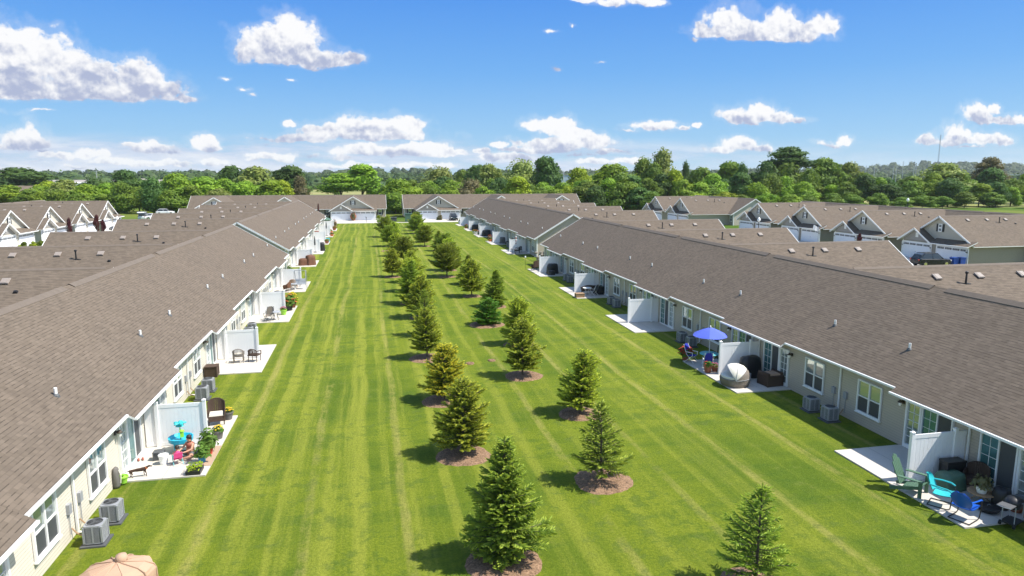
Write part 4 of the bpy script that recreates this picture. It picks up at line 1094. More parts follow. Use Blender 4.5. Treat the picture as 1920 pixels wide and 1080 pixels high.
def box_thing(name, label, cat, x, y, z, dims, m, lid=None, rz=0, m2=None):
    t = thing(name, label, cat, (x, y, z), rz); w, d, h = dims
    b = MB(); b.box((0, 0, h*.46), (w, d, h*.92), mi=0)
    for sx in (-1, 1):
        for sy in (-1, 1): b.box((sx*(w/2), sy*(d/2), h*.46), (.045, .045, h*.92+.01), mi=0)
    for k in range(5): b.box((0, 0, h*(.1+.18*k)), (w+.012, d+.012, h*.05), mi=0)
    b.build('body', [m], t); l = MB(); l.box((0, 0, h*.96), (w+.06, d+.06, h*.08), mi=0); l.build('lid', [lid or m], t); return t
def covered(x, y, w, d, h, m, label, rz=0, dome=.15, seed=1, name='covered_grill', cat='covered grill'):
    """a sagging weather cover draped over something boxy"""
    rg = random.Random(seed); b = MB(); n = 22; prof = [(1.06, 0), (1.0, .35), (.97, .7), (.90, .90), (.72, 1.0-dome*.15), (.35, 1.0), (.02, 1.0)]
    vs = []
    for k, (r, z) in enumerate(prof):
        for i in range(n):
            a = 6.283*i/n; c, s_ = math.cos(a), math.sin(a); e = 4.0; q = (abs(c)**e+abs(s_)**e)**(-1/e)
            f = 1+(.05+.03*(seed % 3))*math.sin(7*a+seed)*(1-z*.8)+rg.uniform(-.015, .015)
            vs.append((w/2*r*q*c*f, d/2*r*q*s_*f, h*(z+dome*(math.cos(a*2+seed)*.15 if k > 3 else 0))+rg.uniform(-.01, .01)))
    fs = []
    for k in range(len(prof)-1):
        for i in range(n): j = (i+1) % n; fs.append((k*n+i, k*n+j, (k+1)*n+j, (k+1)*n+i))
    fs.append(tuple(range((len(prof)-1)*n, len(prof)*n))); b.add(vs, fs, 0)
    o = b.build(name, [m], None, (x, y, PZ), rz, True); return tag(o, label, cat)
def umbrella(x, y, m, label, top=2.35, r=1.25, drop=.42, n=8, pole='white', z=PZ, knob=None):
    t = thing('patio_umbrella', label, 'umbrella', (x, y, z)); p = MB(); p.tube((0, 0, 0), (0, 0, top), .022, n=8, mi=0); p.build('pole', [pole], t)
    c = MB(); K = 5; vs = [(0, 0, top)]
    for k in range(1, K+1):
        f = k/K
        for i in range(n*4):
            a = 6.283*i/(n*4); ph = (i % 4)/4; sag = math.sin(math.pi*ph)
            vs.append((r*f*(1-.07*sag*f)*math.cos(a), r*f*(1-.07*sag*f)*math.sin(a), top-drop*(f**1.25)-.04*sag*f))
    m_ = n*4; fs = [(0, 1+i, 1+(i+1) % m_) for i in range(m_)]
    for k in range(K-1): fs += [(1+k*m_+i, 1+(k+1)*m_+i, 1+(k+1)*m_+(i+1) % m_, 1+k*m_+(i+1) % m_) for i in range(m_)]
    c.add(vs, fs, 0); c.build('canopy', [m], t)
    for i in range(n): a = 6.283*i/n; q = MB(); q.tube((0, 0, top-.12), (r*.97*math.cos(a), r*.97*math.sin(a), top-drop-.01), .008, n=4, mi=0); q.build('rib', [pole], t)
    q = MB(); q.lathe([(.02, 0), (.05, .03), (.03, .1), (.01, .12)] if not knob else [(.15, -.10), (.17, .02), (.13, .14), (.03, .19)], 12, (0, 0, top), 0); q.build('finial', [knob or pole], t)
    return t
def closed_umbrella(x, y, m, label, h=2.4):
    t = thing('patio_umbrella', label, 'umbrella', (x, y, PZ)); p = MB(); p.tube((0, 0, 0), (0, 0, h), .02, n=8); p.build('pole', ['black'], t)
    c = MB(); c.lathe([(.10, h-1.35), (.13, h-1.0), (.10, h-.5), (.03, h-.02)], 10, (0, 0, 0), 0, sy=.8); c.build('canopy', [m], t)
    b = MB(); b.lathe([(.25, 0), (.25, .05), (.05, .10)], 14, (0, 0, 0), 0); b.build('base', ['black'], t); return t
def round_table(x, y, m, label, r=.45, h=.70, legm='white'):
    t = thing('patio_table', label, 'table', (x, y, PZ)); a = MB(); a.lathe([(r, h-.02), (r, h+.01), (r*.98, h+.02)], 22, (0, 0, 0), 0); a.build('tabletop', [m], t)
    for k in range(4): an = k*1.571+.78; l = MB(); l.path([(r*.75*math.cos(an), r*.75*math.sin(an), h-.02), (r*.35*math.cos(an), r*.35*math.sin(an), h*.5), (r*.8*math.cos(an), r*.8*math.sin(an), 0)], .018, 6); l.build('leg', [legm], t)
    return t
def folding_chair(x, y, rz, cloth, frame, label, s=1.0):
    t = thing('folding_chair', label, 'chair', (x, y, PZ), rz); 
    a = MB(); a.box((0, 0, .43), (.46, .44, .02), mi=0); a.build('seat', [cloth], t)
    b = MB(); n = 8
    vs = []
    for k in range(n+1):
        f = k/n; w = .23*(1-(max(0, f-.55)/.45)**2*.55)
        vs += [(-w, .22+.22*f, .45+.62*f), (w, .22+.22*f, .45+.62*f)]
    b.add(vs, [(2*k, 2*k+1, 2*k+3, 2*k+2) for k in range(n)], 0); b.add([(p[0], p[1]+.02, p[2]) for p in vs], [(2*k+2, 2*k+3, 2*k+1, 2*k) for k in range(n)], 0); b.build('backrest', [cloth], t)
    for sx in (-1, 1):
        l = MB(); l.path([(sx*.25, -.30, 0), (sx*.25, .22, .50), (sx*.22, .46, 1.06)], .016, 6); l.build('leg', [frame], t)
        l = MB(); l.path([(sx*.26, .34, 0), (sx*.26, -.2, .44), (sx*.26, -.2, .62)], .016, 6); l.build('leg', [frame], t)
        l = MB(); l.box((sx*.26, .02, .64), (.05, .5, .025), mi=0); l.build('armrest', [frame], t)
    if s != 1: t.scale = (s, s, s)
    return t
def metal_chair(x, y, rz, m, label):
    """shell-backed steel tulip lawn chair on a bent tube base; faces -y"""
    t = thing('metal_lawn_chair', label, 'chair', (x, y, PZ), rz)
    b = MB(); n = 12; K = 6; vs = []
    for k in range(K+1):
        f = k/K; z = .44+.52*f; y0 = .24+.20*f
        w = .27*math.sqrt(max(.03, 1-((f-.42)/.62)**2))
        for i in range(n+1):
            u = -1+2*i/n; vs.append((w*u, y0-.07*u*u+.03, z))
    fs = [(k*(n+1)+i, k*(n+1)+i+1, (k+1)*(n+1)+i+1, (k+1)*(n+1)+i) for k in range(K) for i in range(n)]
    b.add(vs, fs, 0); b.add([(p[0], p[1]+.018, p[2]) for p in vs], [f[::-1] for f in fs], 0); b.build('backrest', [m], t, smooth=True)
    s = MB(); vs = []; K = 5
    for k in range(K+1):
        f = k/K
        for i in range(n+1): u = -1+2*i/n; vs.append((.27*u, -.24+.48*f, .41+.035*u*u+.02*(1-f)-.03*math.sin(math.pi*f)))
    fs = [(k*(n+1)+i, k*(n+1)+i+1, (k+1)*(n+1)+i+1, (k+1)*(n+1)+i) for k in range(K) for i in range(n)]
    s.add(vs, fs, 0); s.add([(p[0], p[1], p[2]-.02) for p in vs], [f[::-1] for f in fs], 0); s.build('seat', [m], t, smooth=True)
    for sx in (-1, 1):
        a = MB(); a.path([(sx*.26, .33, .70), (sx*.31, .1, .70), (sx*.31, -.14, .68), (sx*.30, -.24, .62)], .024, 6, 0); a.build('armrest', [m], t)
        l = MB(); l.path([(sx*.30, -.24, .62), (sx*.29, -.27, .40), (sx*.27, -.24, .06), (sx*.27, -.16, .02), (sx*.27, .34, .02)], .016, 6, 0); l.build('leg', ['black'], t)
    l = MB(); l.tube((-.27, .34, .02), (.27, .34, .02), .016, n=6); l.build('crossbar', ['black'], t)
    return t
def adirondack(x, y, rz, m, label):
    t = thing('adirondack_chair', label, 'chair', (x, y, PZ), rz)
    b = MB(); tilt = Matrix.Rotation(R(-22), 3, 'X')
    for i in range(5):
        u = i-2; h = .92-.05*u*u; b.box((u*.105+u*.008, .30+math.sin(R(22))*h/2, .26+math.cos(R(22))*h/2), (.095, .022, h), mi=0, rot=tilt)
    b.box((0, .46, .62), (.58, .03, .07), mi=0, rot=tilt); b.build('backrest', [m], t)
    s = MB()
    for k in range(5): s.box((0, -.28+k*.11, .36-.028*k), (.52, .095, .022), mi=0, rot=Matrix.Rotation(R(-14), 3, 'X'))
    s.build('seat', [m], t)
    for sx in (-1, 1):
        a = MB(); a.box((sx*.34, -.02, .56), (.13, .72, .025), mi=0); a.build('armrest', [m], t)
        l = MB(); l.box((sx*.31, -.30, .28), (.03, .11, .56), mi=0); l.build('leg', [m], t)
        l = MB(); l.box((sx*.28, .12, .20), (.03, .95, .11), mi=0, rot=Matrix.Rotation(R(-17), 3, 'X')); l.build('leg', [m], t)
    return t

Z0 = PZ
# ---- left, first patio (the family)
armchair(-7.12, 31.75, R(8), 'wicker', 'high-backed dark wicker armchair with a cream cushion behind the first left fence', 1.12, .72, 'cream')
flowers_pot(-6.68, 29.85, 'greypot', 'yellowf', 'grey planter of yellow flowers at the first left fence post', .36, .22, .22, .24, grp=None)
flowers_pot(-6.72, 32.25, 'greypot', 'yellowf', 'grey planter of yellow flowers beside the dark wicker armchair', .36, .22, .2, .22)
flowers_pot(-6.72, 28.15, 'redpot', None, 'big leafy plant in a red pot beside the seated woman', .32, .2, .75, .40, leaves=260)
flowers_pot(-6.78, 27.35, 'bluepot', None, 'leafy plant in a small blue pot at the patio edge', .26, .16, .55, .32, leaves=180)
def tray():
    t = thing('seedling_tray', 'black tray of yellow-green seedlings at the patio corner', 'planter', (-6.85, 26.45, PZ)); b = MB(); b.box((0, 0, .07), (.52, .62, .14), mi=0); b.build('tray', ['black'], t)
    rg = random.Random(4); f = MB()
    for i in range(90):
        c = Vector((rg.uniform(-.24, .24), rg.uniform(-.28, .28), rg.uniform(.15, .34))); a = rg.uniform(0, 6); u = Vector((math.cos(a), math.sin(a), .4))*.07; v = Vector((-math.sin(a), math.cos(a), .2))*.03; f.add([c-u, c-v, c+u, c+v], [(0, 1, 2, 3)], 0)
    f.build('seedlings', ['f_yellow'], t)
tray()
m = MB(); m.box((0, 0, .008), (.40, 2.0, .016), mi=0); tag(m.build('runner_mat', ['matbrown'], None, (-6.58, 27.95, PZ), 0), 'flat brown runner mat along the lawn edge of the first left patio', 'mat')
def bucket():
    t = thing('bucket', 'white plastic bucket on the first left patio', 'bucket', (-8.22, 27.50, PZ)); b = MB(); b.lathe([(.14, 0), (.17, .30), (.185, .31), (.185, .36), (.165, .36), (.15, .05)], 20, (0, 0, 0), 0); b.build('body', ['white'], t)
    h = MB(); h.path([(.18*math.cos(R(a)), .0, .34+.14*math.sin(R(a))) for a in range(0, 181, 20)], .006, 5); h.build('handle', ['galv'], t)
    l = MB(); l.lathe([(.19, .355), (.19, .375), (.02, .38)], 20, (0, 0, 0), 0); l.build('lid', ['white'], t)
bucket()
box_thing('storage_crate', 'small dark crate beside the white bucket', 'crate', -8.52, 28.0, PZ, (.34, .30, .34), 'dgrey')
def water_table():
    t = thing('water_table', 'turquoise toy water table with a parasol on the first left patio', 'toy table', (-7.88, 28.75, PZ), .3)
    b = MB(); b.lathe([(.36, .38), (.46, .44), (.48, .60), (.44, .60), (.38, .50)], 18, (0, 0, 0), 0); b.build('basin', ['turq'], t)
    for k in range(4): a = k*1.57+.7; l = MB(); l.tube((.30*math.cos(a), .30*math.sin(a), 0), (.32*math.cos(a), .32*math.sin(a), .42), .045, n=8); l.build('leg', ['turq'], t)
    p = MB(); p.tube((0, 0, .5), (0, 0, 1.15), .02, n=6); p.build('pole', ['lime'], t); f = MB()
    for k in range(5): a = k*1.256; f.ell((.14*math.cos(a), .14*math.sin(a), 1.18), (.13, .08, .05), 8, 5, rot=Matrix.Rotation(a, 3, 'Z'))
    f.lathe([(.16, 1.05), (.10, 1.16), (.02, 1.28)], 10, (0, 0, 0), 0); f.build('parasol', ['teal'], t)
    s = MB(); s.box((.05, -.1, .72), (.14, .12, .22), mi=0); s.ell((.05, -.1, .86), (.1, .1, .06), 10, 6); s.build('water_tower', ['lime'], t)
water_table()
# a body grown from a skeleton
def skin_body(name, joints, bones, mat, parent=None, loc=(0, 0, 0), rz=0, sub=2, scale=1):
    me = bpy.data.meshes.new(name); me.from_pydata([Vector(j[0])*scale for j in joints], bones, []); me.materials.append(M[mat])
    o = bpy.data.objects.new(name, me); COL.objects.link(o); o.location = loc; o.rotation_euler = (0, 0, rz)
    if parent is not None: o.parent = parent; KIDS.setdefault(parent, []).append(o)
    md = o.modifiers.new('skin', 'SKIN'); md.use_smooth_shade = True
    for i, j in enumerate(joints):
        v = me.skin_vertices[0].data[i]; r = j[1]; v.radius = (r*scale, r*scale) if not isinstance(r, tuple) else (r[0]*scale, r[1]*scale); v.use_root = (i == 0)
    s = o.modifiers.new('sub', 'SUBSURF'); s.levels = sub; s.render_levels = sub
    return o
def head_parts(root, c, r, face, hairm='hair', hairlen=.0, rz=0):
    """face: unit direction of gaze. hair cap, eyes and nose/mouth marks on the body's head"""
    f = Vector(face).normalized(); up = Vector((0, 0, 1)); sd = f.cross(up).normalized(); c = Vector(c)
    h = MB(); h.ell(c-f*r*.20+up*r*.28, (r*1.05, r*1.05, r*1.02), 14, 10)
    h.ell(c-f*r*.85-up*r*(.1+hairlen), (r*.55, r*.55, r*(.5+hairlen)), 10, 8)
    h.build('hair', [hairm], root, smooth=True)
def woman():
    x, y = -7.38, 28.05
    J = [((0, 0, .17), .15), ((0, .02, .36), .125), ((0, .03, .52), (.155, .115)), ((0, .02, .60), .075), ((0, -.01, .66), .052), ((0, -.03, .76), .085), ((0, -.035, .83), .080),
         # arms, reaching forward and down to the child
         ((.18, .01, .55), .055), ((.24, -.12, .38), .042), ((.15, -.32, .33), .034), ((.11, -.40, .33), .022),
         ((-.18, .01, .55), .055), ((-.26, -.10, .38), .042), ((-.20, -.33, .32), .034), ((-.16, -.42, .31), .022),
         # legs folded
         ((.13, -.02, .14), .105), ((.38, -.30, .16), .075), ((.12, -.42, .08), .052), ((-.02, -.45, .05), .038),
         ((-.13, -.02, .14), .105), ((-.36, -.30, .16), .075), ((-.10, -.36, .08), .052), ((.06, -.36, .05), .038),
         # fingers
         ((.115, -.45, .33), .010), ((.10, -.49, .32), .008), ((.095, -.45, .325), .010), ((.075, -.485, .31), .008), ((.13, -.44, .34), .009), ((.14, -.47, .33), .007),
         ((-.155, -.47, .31), .010), ((-.15, -.51, .30), .008), ((-.175, -.465, .31), .010), ((-.185, -.50, .30), .008), ((-.14, -.45, .32), .009), ((-.12, -.47, .32), .007)]
    E = [(0, 1), (1, 2), (2, 3), (3, 4), (4, 5), (5, 6), (2, 7), (7, 8), (8, 9), (9, 10), (2, 11), (11, 12), (12, 13), (13, 14), (0, 15), (15, 16), (16, 17), (17, 18), (0, 19), (19, 20), (20, 21), (21, 22),
         (10, 23), (23, 24), (10, 25), (25, 26), (10, 27), (27, 28), (14, 29), (29, 30), (14, 31), (31, 32), (14, 33), (33, 34)]
    t = thing('person', 'dark-haired woman in a rust top sitting cross-legged on the first left patio', 'person', (x, y, PZ), R(-38))
    skin_body('body', J, E, 'skin', t)
    s = MB(); s.lathe([(.165, .13), (.160, .22), (.145, .34), (.17, .46), (.185, .53), (.12, .585), (.07, .60)], 18, (0, .025, 0), 0, sy=.86); s.build('top', ['rust'], t, smooth=True)
    k = MB()
    for sx in (-1, 1):
        k.tube((sx*.10, .02, .15), (sx*.26, -.17, .165), .122, .098, 12); k.ell((sx*.08, .03, .14), (.16, .15, .13), 12, 8)
    k.build('shorts', ['dgrey'], t, smooth=True)
    head_parts(t, (0, -.03, .79), .098, (-.1, -1, -.15), hairlen=.5)
    e = MB()
    for sx in (-1, 1): e.ell((sx*.034, -.118, .795), (.011, .006, .007), 8, 5)
    e.build('eyes', ['black'], t)
    e = MB(); e.ell((0, -.125, .770), (.012, .016, .02), 8, 6, mi=0); e.ell((0, -.112, .738), (.024, .008, .007), 8, 5, mi=1); e.build('face', ['skin', 'pinkf'], t, smooth=True)
woman()
def child():
    cx, cy, rz = -7.68, 27.38, R(205)
    folding = thing('toddler_chair', 'small pink and aqua folding chair holding a toddler', 'chair', (cx, cy, PZ), rz)
    a = MB(); a.box((0, 0, .24), (.30, .27, .015), mi=0); a.build('seat', ['pinkc'], folding)
    b = MB(); b.box((0, .17, .40), (.32, .015, .22), mi=0, rot=Matrix.Rotation(R(-12), 3, 'X')); b.box((0, .176, .47), (.325, .015, .08), mi=1, rot=Matrix.Rotation(R(-12), 3, 'X')); b.build('backrest', ['pinkc', 'pinkf'], folding)
    for sx in (-1, 1):
        l = MB(); l.tube((sx*.16, -.15, 0), (sx*.16, .19, .50), .012, n=6); l.build('leg', ['tealc'], folding); l = MB(); l.tube((sx*.17, .17, 0), (sx*.17, -.14, .30), .012, n=6); l.build('leg', ['tealc'], folding)
        l = MB(); l.box((sx*.17, .02, .36), (.03, .30, .015), mi=0); l.build('armrest', ['tealc'], folding)
    t = thing('person', 'dark-haired toddler sitting in the small pink folding chair', 'person', (cx, cy, PZ+.02), rz)
    J = [((0, .03, .30), .088), ((0, .05, .42), .082), ((0, .05, .50), (.09, .07)), ((0, .04, .555), .036), ((0, .03, .63), .076), ((0, .03, .67), .070),
         ((.10, .03, .50), .034), ((.16, -.05, .40), .028), ((.13, -.16, .38), .020), ((-.10, .03, .50), .034), ((-.16, -.05, .40), .028), ((-.13, -.16, .38), .020),
         ((.06, -.02, .28), .055), ((.08, -.17, .28), .044), ((.08, -.19, .12), .032), ((.08, -.25, .05), .024), ((-.06, -.02, .28), .055), ((-.08, -.17, .28), .044), ((-.08, -.19, .12), .032), ((-.08, -.25, .05), .024)]
    E = [(0, 1), (1, 2), (2, 3), (3, 4), (4, 5), (2, 6), (6, 7), (7, 8), (2, 9), (9, 10), (10, 11), (0, 12), (12, 13), (13, 14), (14, 15), (0, 16), (16, 17), (17, 18), (18, 19)]
    skin_body('body', J, E, 'skin', t)
    s = MB(); s.lathe([(.10, .27), (.098, .38), (.105, .48), (.06, .535)], 14, (0, .045, 0), 0, sy=.88); s.build('shirt', ['pinkc'], t, smooth=True)
    head_parts(t, (0, .03, .65), .083, (0, -1, -.1))
    e = MB()
    for sx in (-1, 1): e.ell((sx*.027, -.047, .648), (.009, .005, .006), 8, 5)
    e.build('eyes', ['black'], t)
child()
def dog():
    t = thing('dog', 'slim dark brown dog with an orange collar standing at the patio corner', 'dog', (-8.82, 26.42, PZ), R(8)); t.scale = (.85, .85, .8)
    J = [((0, 0, .33), (.075, .085)), ((.16, 0, .34), (.078, .10)), ((.28, 0, .36), (.06, .085)), ((.38, 0, .43), .048), ((.45, 0, .47), .048), ((.53, 0, .45), .030), ((.59, 0, .44), .022),
         ((-.16, 0, .33), (.06, .062)), ((-.28, 0, .33), (.058, .066)), ((-.38, 0, .33), .018), ((-.52, 0, .26), .012), ((-.64, 0, .22), .007),
         ((.24, .06, .26), .032), ((.22, .06, .13), .017), ((.25, .06, .02), .016), ((.29, .06, .015), .014), ((.30, -.06, .26), .032), ((.34, -.06, .13), .017), ((.33, -.06, .02), .016), ((.37, -.06, .015), .014),
         ((-.28, .06, .25), .044), ((-.24, .06, .17), .026), ((-.33, .06, .10), .014), ((-.31, .06, .02), .014), ((-.27, .06, .015), .013), ((-.30, -.06, .25), .044), ((-.20, -.06, .17), .026), ((-.27, -.06, .10), .014), ((-.23, -.06, .02), .014), ((-.19, -.06, .015), .013)]
    E = [(0, 1), (1, 2), (2, 3), (3, 4), (4, 5), (5, 6), (0, 7), (7, 8), (8, 9), (9, 10), (10, 11), (2, 12), (12, 13), (13, 14), (14, 15), (2, 16), (16, 17), (17, 18), (18, 19), (8, 20), (20, 21), (21, 22), (22, 23), (23, 24), (8, 25), (25, 26), (26, 27), (27, 28), (28, 29)]
    skin_body('body', J, E, 'dogbr', t)
    c = MB(); c.tube((.335, 0, .385), (.36, 0, .41), .066, n=12); c.build('collar', ['orange'], t)
    for s in (-1, 1): e = MB(); e.add([(.43, s*.035, .505), (.47, s*.03, .505), (.435, s*.065, .44), (.44, s*.045, .50)], [(0, 1, 2), (0, 2, 3), (1, 3, 2)], 0); e.build('ear', ['dogbr'], t)
dog()
flowers_pot(-9.20, 25.98, 'limepot', None, 'lime green tub by the wall beside the leaning bag', .26, .18, .05, .08, leaves=8)
def bagt():
    t = thing('garden_bag', 'long dark bag leaning on the left wall beside the lime tub', 'bag', (-9.32, 25.72, 0), 0); b = MB()
    b.lathe([(.13, 0), (.16, .1), (.15, .55), (.12, .72), (.05, .78)], 12, (0, 0, 0), 0, sx=.75); b.build('body', ['greypot'], t, smooth=True); h = MB(); h.path([(.10, 0, .65), (.16, 0, .45), (.13, 0, .15)], .02, 6); h.build('strap', ['cream'], t)
bagt()
for k, (dx, dy) in enumerate(((0, 0), (.14, .05))):
    s = MB(); s.ell((0, 0, .035), (.045, .12, .035), 10, 6); s.ell((0, .04, .06), (.04, .07, .035), 10, 6); s.build('shoe', ['rust'], None, (-9.28+dx, 28.0+dy, PZ), .4, True)
    tag(bpy.data.objects['shoe' if k == 0 else 'shoe.001'], 'brown shoe of the pair by the first left sliding door', 'shoe', 'pair of brown shoes')
g = on_ground(222, 1046, 1.15)
b = MB(); b.lathe([(.93, 0), (.90, .45), (.905, .78), (.86, .90), (.66, 1.0), (.16, 1.10), (.02, 1.12)], 10, (0, 0, 0), 0, sy=.80)
rg = random.Random(3); b.v = [v+Vector((rg.uniform(-.025, .025), rg.uniform(-.025, .025), rg.uniform(-.02, .02))) for v in b.v]
for q in range(10):
    a = 6.283*q/10; b.path([(.95*math.cos(a), .76*math.sin(a), 0), (.92*math.cos(a), .735*math.sin(a), .78), (.87*math.cos(a), .70*math.sin(a), .905), (.67*math.cos(a), .54*math.sin(a), 1.01), (.14*math.cos(a), .11*math.sin(a), 1.115)], .018, 5)
o = b.build('covered_table', ['tan'], None, (g.x, g.y-.15, 0), .15); tag(o, 'tan covered fire table with a knob, cut by the bottom edge', 'covered table')
k = MB(); k.lathe([(.14, 0), (.16, .06), (.13, .17), (.03, .20)], 12, (.10, .10, 1.08), 0); k.build('knob', ['tan'], o, smooth=True)

# ---- left, second patio
armchair(-8.05, 42.5, R(185), 'wickergr', 'wicker chair with a cream cushion on the second left patio, nearer the door', .86, .62, 'cream', open_=True)
armchair(-7.15, 42.55, R(160), 'wicker', 'dark round-backed wicker chair on the second left patio, nearer the lawn', .80, .60, None, open_=True)
box_thing('deck_box', 'dark brown wicker box against the wall at the second left patio', 'storage box', -9.02, 39.9, 0, (.62, .62, .62), 'wicker')
# ---- left, third patio
folding_chair(-7.95, 55.3, R(200), 'dgrey', 'dgrey', 'dark folding chair on the third left patio, farther one'); folding_chair(-7.95, 54.4, R(-15), 'wickergr', 'dgrey', 'dark folding chair on the third left patio, nearer one')
round_table(-7.45, 54.9, 'galv', 'small glass-topped table between the dark folding chairs', .38, .62, 'dgrey')
flowers_pot(-7.1, 56.8, 'limepot', 'pinkf', 'lime green pot of pale flowers at the third left fence', .42, .26, .25, .26)
flowers_pot(-6.85, 58.6, 'black', 'orange', 'tall leafy plant in a black tub behind the third left fence', .5, .32, .85, .6, leaf='f_herb', leaves=300)
flowers_pot(-6.72, 59.9, 'terra', 'yellowf', 'second tall plant in a tub beyond the third left fence', .4, .3, .9, .5, leaf='f_yellow', leaves=220)
# ---- left, fourth patio
armchair(-8.1, 68.6, R(-110), 'wickerbr', 'reddish brown wicker chair on the fourth left patio', .92, .7, 'cream')
armchair(-7.7, 70.4, R(170), 'tan', 'pale tan lounge chair against the fourth left fence', .9, .7, 'cream')
def swing(x, y, label):
    t = thing('porch_swing', label, 'swing', (x, y, PZ), 0)
    for s in (-1, 1):
        f = MB(); pts = [(s*.55, -.55*math.cos(R(a)) if 0 else .62*math.cos(R(a)), 1.85*math.sin(R(a))) for a in range(0, 181, 15)]; f.path(pts, .025, 6); f.build('arch', ['grey'], t)
    f = MB(); f.tube((-.55, 0, 1.85), (.55, 0, 1.85), .025, n=6); f.build('top_bar', ['grey'], t)
    s = MB(); s.box((0, -.02, .48), (1.0, .42, .04), mi=0); s.build('seat', ['galv'], t); s = MB(); s.box((0, .22, .75), (1.0, .03, .5), mi=0, rot=Matrix.Rotation(R(-14), 3, 'X')); s.build('backrest', ['galv'], t)
    for q in (-1, 1): c = MB(); c.tube((q*.48, 0, 1.85), (q*.48, -.18, .5), .008, n=4); c.tube((q*.48, 0, 1.85), (q*.48, .2, .6), .008, n=4); c.build('chain', ['grey'], t)
swing(-6.95, 69.7, 'grey arched swing frame on the fourth left patio')
round_table(-7.6, 69.2, 'galv', 'pale round table between the swing and the brown chair', .4, .6)
# ---- left, farther row
covered(-8.3, 88.4, 1.25, .9, .85, 'wickerbr', 'brown covered armchair bulk before the first fence of the farther left row', .2, .2, 3, 'covered_furniture', 'covered furniture')
covered(-7.5, 88.6, 1.15, 1.1, 1.25, 'wickerbr', 'taller brown covered chair nearer the lawn in the farther left row', .4, .2, 4, 'covered_furniture', 'covered furniture')
covered(-7.2, 105.0, .9, .8, 1.25, 'black', 'black covered grill behind the second fence of the farther left row', 0, .15, 5)
closed_umbrella(-8.0, 103.0, 'dgrey', 'closed dark umbrella at the second fence of the farther left row')
box_thing('side_table', 'small bright blue table on the third patio of the farther left row', 'table', -7.3, 119.0, PZ, (.9, .8, .6), 'turq')
flowers_pot(-7.1, 116.3, 'terra', 'yellowf', 'terracotta pot of yellow flowers below the bright blue table', .45, .34, .3, .38)
closed_umbrella(-8.0, 131.2, 'dgrey', 'closed grey umbrella at the fourth fence of the farther left row', 2.7)
flowers_pot(-7.4, 132.8, 'orange', 'orange', 'large orange clay pot in the farther left row', .7, .42, .4, .4)
flowers_pot(-7.0, 130.2, 'orange', 'pinkf', 'low orange pot of pink flowers in the farther left row', .4, .36, .3, .4)
flowers_pot(-7.2, 144.2, 'terra', 'redf', 'potted red flowers near the end of the farther left row', .5, .36, .4, .45)
flowers_pot(-7.3, 147.5, 'wood', 'redf', 'tall rusty brown potted plant at the end of the farther left row', .7, .4, 1.3, .5, leaf='f_olive', leaves=260)
umbrella(-9.3, 151.5, 'greenp', 'dark green umbrella at the far end of the farther left row', 2.3, 1.3, .6)
box_thing('window_box', 'small dark red planter on the wall of the farther left row', 'planter', -8.9, 119.5, 1.6, (.6, .9, .25), 'rust')
flowers_pot(-9.2, 80.6, 'black', None, 'dark potted shrub in the gap between the left rows', .4, .3, .8, .4, leaf='f_dark', z=0)

# ---- right, first patio (nearest)
adirondack(18.6, 19.45, R(30), 'greenp', 'dark green adirondack chair on the nearest right patio').scale = (1.12, 1.12, 1.1)
metal_chair(18.85, 18.4, R(36), 'teal', 'turquoise metal lawn chair on the nearest right patio').scale = (1.15, 1.15, 1.08)
metal_chair(18.85, 17.5, R(112), 'blue', 'deep blue metal lawn chair on the nearest right patio').scale = (1.18, 1.18, 1.08)
covered(20.15, 19.45, 1.0, .7, .62, 'greenp', 'low dark green covered bundle against the nearest right fence', .1, .2, 6, 'covered_furniture', 'covered furniture')
box_thing('storage_cabinet', 'black cabinet behind the green bundle at the nearest right fence', 'cabinet', 20.55, 19.8, PZ, (.75, .35, .9), 'black')
armchair(21.0, 19.2, R(-60), 'wicker', 'dark garden chair in shade beside the nearest right fence', .95, .7)
round_table(20.35, 18.35, 'wood', 'low wooden table holding the hanging basket pot', .42, .36, 'wood')
flowers_pot(20.28, 18.28, 'white', None, 'dried brown plant in a white hanging pot on a low table', .24, .20, .40, .34, leaf='f_olive', z=PZ+.385, leaves=160, name='hanging_basket')
def firepit():
    t = thing('fire_pit', 'round black fire pit lid on the ground behind the blue chair', 'fire pit', (20.05, 17.75, PZ)); b = MB(); b.lathe([(.26, 0), (.34, .10), (.36, .16), (.30, .18), (.02, .20)], 20, (0, 0, 0), 0); b.build('bowl', ['black'], t, smooth=False)
    h = MB(); h.path([(-.06, 0, .19), (-.04, 0, .24), (.04, 0, .24), (.06, 0, .19)], .008, 5); h.build('handle', ['galv'], t)
firepit()
def kettle_grill(x, y, rz, label):
    t = thing('barbecue_grill', label, 'grill', (x, y, PZ), rz)
    b = MB(); b.ell((0, 0, .78), (.30, .26, .20), 16, 10); b.build('lid', ['black'], t, smooth=True)
    b = MB(); b.lathe([(.10, .52), (.24, .60), (.30, .76)], 16, (0, 0, 0), 0, sy=.88); b.build('bowl', ['black'], t)
    for s in (-1, 1):
        f = MB(); f.box((s*.50, 0, .78), (.36, .40, .03), mi=0); f.path([(s*.68, -.2, .78), (s*.72, 0, .78), (s*.68, .2, .78)], .014, 5, 1); f.build('side_shelf', ['dgrey', 'galv'], t)
        for q in (-1, 1): l = MB(); l.tube((s*.28, q*.18, .08), (s*.28, q*.18, .70), .014, n=6); l.build('leg', ['galv'], t)
    s = MB(); s.box((0, 0, .12), (.64, .44, .03), mi=0); s.build('bottom_shelf', ['black'], t)
    for q in (-1, 1): w = MB(); w.tube((-.32, q*.2-.025, .08), (-.32, q*.2+.025, .08), .08, n=14); w.build('wheel', ['tyre'], t)
    h = MB(); h.path([(-.12, -.26, .84), (-.12, -.31, .86), (.12, -.31, .86), (.12, -.26, .84)], .010, 5); h.build('handle', ['galv'], t)
